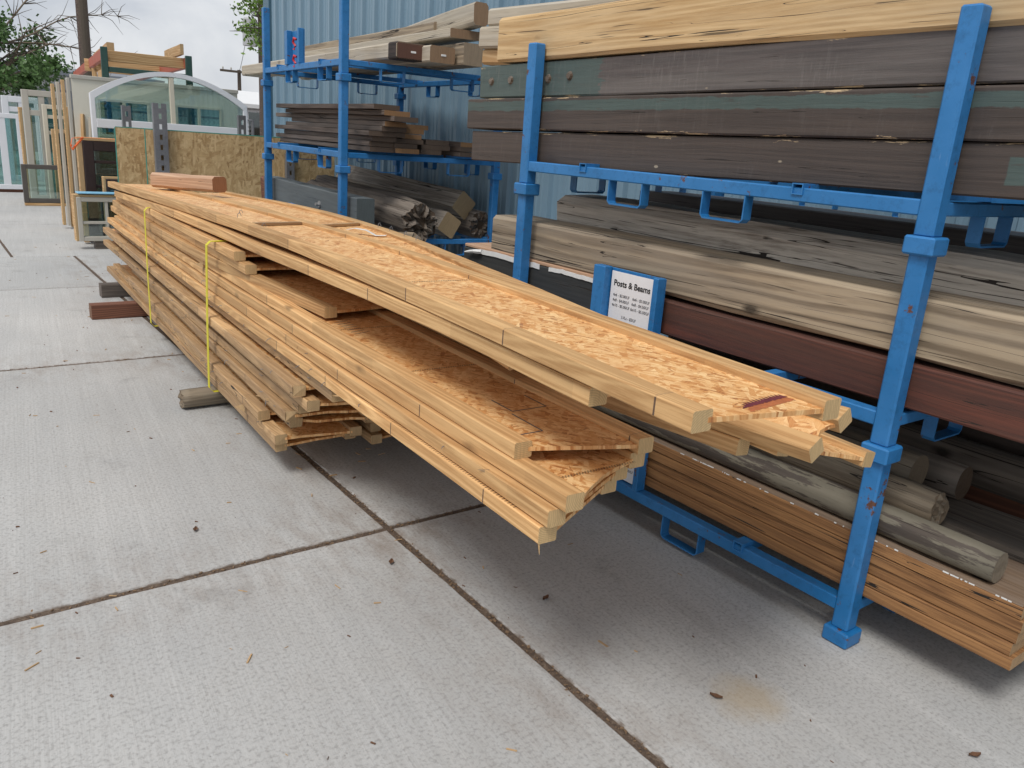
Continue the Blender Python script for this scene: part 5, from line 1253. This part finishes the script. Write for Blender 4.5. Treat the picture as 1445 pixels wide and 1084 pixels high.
# trees
def tree(label, x, y, h, crown_c, crown_r, n, mat, bare=0, seed=1, leaf=0.11, trunk_r=0.16, group='trees behind the yard'):
    rnd = random.Random(seed); t = empty('deciduous_tree', (x, y, 0), 0, label, 'tree', group)
    mb = MB(); cc = Vector(crown_c) - Vector((x, y, 0))
    fork = Vector((cc.x*0.3, cc.y*0.3, max(1.0, cc.z-crown_r[2]*0.9)))
    mb.tube([(0, 0, -0.05), fork*0.5+Vector((0.05, 0, 0)), fork], [trunk_r, trunk_r*0.8, trunk_r*0.6], 10)
    tips = []
    for k in range(13):
        a = rnd.uniform(0, 2*math.pi); el = rnd.uniform(-0.3, 1.0)
        end = cc + Vector((math.cos(a)*crown_r[0]*0.8*math.cos(el), math.sin(a)*crown_r[1]*0.8*math.cos(el), math.sin(el)*crown_r[2]*0.85))
        mid = fork.lerp(end, 0.5) + Vector((rnd.uniform(-.2, .2), rnd.uniform(-.2, .2), rnd.uniform(0, .3)))
        mb.tube([fork, mid, end], [trunk_r*0.4, trunk_r*0.22, 0.012], 6); tips.append((mid, end))
        for j in range(4):
            s = mid.lerp(end, rnd.uniform(0.2, 0.9)); e_ = s + Vector((rnd.gauss(0, .4), rnd.gauss(0, .4), rnd.gauss(0.1, .3))); mb.tube([s, e_], [0.02, 0.006], 4); tips.append((s, e_))
    mb.build('trunk', M['bark'], t)
    if bare:
        mb = MB()
        for k in range(bare):
            a = rnd.uniform(-0.4, 3.4); p = cc + Vector((rnd.uniform(-0.3, 0.3), 0, crown_r[2]*0.3)); d = Vector((math.cos(a), rnd.uniform(-0.3, 0.3), abs(math.sin(a))*0.8+0.25)); d.normalize()
            pts = [p]; 
            for s in range(9): d = (d + Vector((rnd.gauss(0, .12), rnd.gauss(0, .1), rnd.gauss(-0.03, .08)))).normalized(); pts.append(pts[-1]+d*crown_r[0]*0.2)
            mb.tube(pts, [0.03*(1-s/10.5) for s in range(10)], 5)
            for s in range(2, 9):
                for j in range(5):
                    e_ = d + Vector((rnd.gauss(0, .8), rnd.gauss(0, .5), rnd.gauss(0.1, .6))); e_.normalize()
                    m1 = pts[s]+e_*crown_r[0]*0.14; mb.tube([pts[s], m1, m1+(e_+Vector((0, 0, rnd.gauss(0, .4))))*crown_r[0]*0.14], [0.014, 0.009, 0.004], 3)
        mb.build('bare_branches', M['bark'], t)
    v = []; f = []
    blobs = []
    for k in range(34):
        a = rnd.uniform(0, 2*math.pi); u = rnd.uniform(-1, 1); rr = rnd.uniform(0.35, 1.0)**0.6; q = math.sqrt(1-u*u)
        blobs.append((cc + Vector((math.cos(a)*q*crown_r[0]*rr, math.sin(a)*q*crown_r[1]*rr, u*crown_r[2]*rr)), rnd.uniform(0.14, 0.34)*min(crown_r)))
    for i in range(n):
        c, r_ = rnd.choice(blobs); p = c + Vector((rnd.gauss(0, 1), rnd.gauss(0, 1), rnd.gauss(0, 0.8)))*r_*0.62
        u = Vector((rnd.gauss(0, 1), rnd.gauss(0, 1), rnd.gauss(-0.3, .7))).normalized(); w = u.cross(Vector((rnd.gauss(0, 1), rnd.gauss(0, 1), rnd.gauss(0, 1)))).normalized()
        l = leaf*rnd.uniform(0.6, 1.3); b = len(v)
        v += [p - u*l*0.5, p + w*l*0.3, p + u*l*0.5, p - w*l*0.3]; f.append((b, b+1, b+2, b+3))
    o = link('crown', mesh(v, f), M[mat], t); o['kind'] = 'stuff'
    return t
c = P(14, 80, y=27.0)
tree('green leafed tree with bare upper branches at the far left', c.x-0.6, 27.6, 5, (c.x-0.35, 27.4, c.z), (2.2, 1.6, 1.15), 8500, 'leaf', bare=6, seed=4, leaf=0.14)
c = P(385, 28, y=22.0)
tree('bright green tree peeking past the corner of the blue building', c.x+0.8, 22.6, 6, (c.x+0.25, 22.4, c.z), (1.0, 0.9, 0.95), 1500, 'leaf2', seed=11, leaf=0.12)

# ------------------------------------------------------------------ litter on the concrete
rnd = random.Random(5)
def litter(name, mat, n, lo, hi, wr, spots):
    v = []; f = []
    for i in range(n):
        x, y = spots(rnd); a = rnd.uniform(0, math.pi); l = rnd.uniform(lo, hi); w = l*rnd.uniform(*wr); h = rnd.uniform(0.001, 0.004)
        u = Vector((math.cos(a), math.sin(a), 0))*l/2; p = Vector((-math.sin(a), math.cos(a), 0))*w/2; c = Vector((x, y, 0.0005)); t = Vector((0, 0, h))
        b = len(v); v += [c-u-p, c+u-p*0.6, c+u+p, c-u+p*0.7, c-u-p*0.9+t, c+u-p*0.5+t*1.4, c+u*0.9+p+t, c-u+p*0.6+t]
        f += [(b+4, b+5, b+6, b+7), (b, b+1, b+5, b+4), (b+1, b+2, b+6, b+5), (b+2, b+3, b+7, b+6), (b+3, b, b+4, b+7)]
    o = link(name, mesh(v, f), mat); return o
def anywhere(r): return (r.uniform(-0.6, 2.4), r.uniform(0.6, 7.5)) if r.random() < 0.8 else (r.uniform(0.7, 2.2), r.uniform(7, 12))
def in_joint(r):
    return (1.487+r.gauss(0, 0.012), r.uniform(0.6, 6)) if r.random() < 0.6 else (r.uniform(-0.5, 3.5), (2.742 if r.random() < 0.7 else 5.8)+r.gauss(0, 0.012))
tag(litter('wood_litter', M['chips'], 150, 0.008, 0.045, (0.07, 0.3), anywhere), 'pale wood chips scattered over the concrete', 'litter', kind='stuff')
tag(litter('leaf_litter', M['dry_leaf'], 130, 0.003, 0.02, (0.1, 0.6), anywhere), 'small brown leaf bits scattered over the concrete', 'litter', kind='stuff')
o = litter('joint_litter', M['crumb'], 800, 0.003, 0.012, (0.3, 0.9), in_joint); o.location.z = -0.004; tag(o, 'crumbs and chips lying in the slab joints', 'litter', kind='stuff')
for k, (px, py, lab) in enumerate(((276, 749, 'curled brown dry leaf left of the crossing joints'), (552, 795, 'dark dry leaf below the crossing joints'), (770, 846, 'small brown leaf on the concrete in front of the rack'), (1375, 1068, 'brown leaf at the bottom right of the concrete'), (1010, 985, 'brown dry leaf right of the long joint'))):
    p = P(px, py, z=0.0); a = rnd.uniform(0, 6.28); v = []
    for i in range(5):
        for j in range(3):
            u, w = (i-2)/2, (j-1)
            x = u*0.02; yv = w*0.011*(1-abs(u)*0.8); z = 0.003+0.006*abs(w)+0.004*u*u
            v.append((x*math.cos(a)-yv*math.sin(a), x*math.sin(a)+yv*math.cos(a), z))
    f = [(i*3+j, (i+1)*3+j, (i+1)*3+j+1, i*3+j+1) for i in range(4) for j in range(2)]
    tag(link('dry_leaf', mesh(v, f), M['dry_leaf'], None, p), lab, 'leaf', 'dry leaves on the concrete')
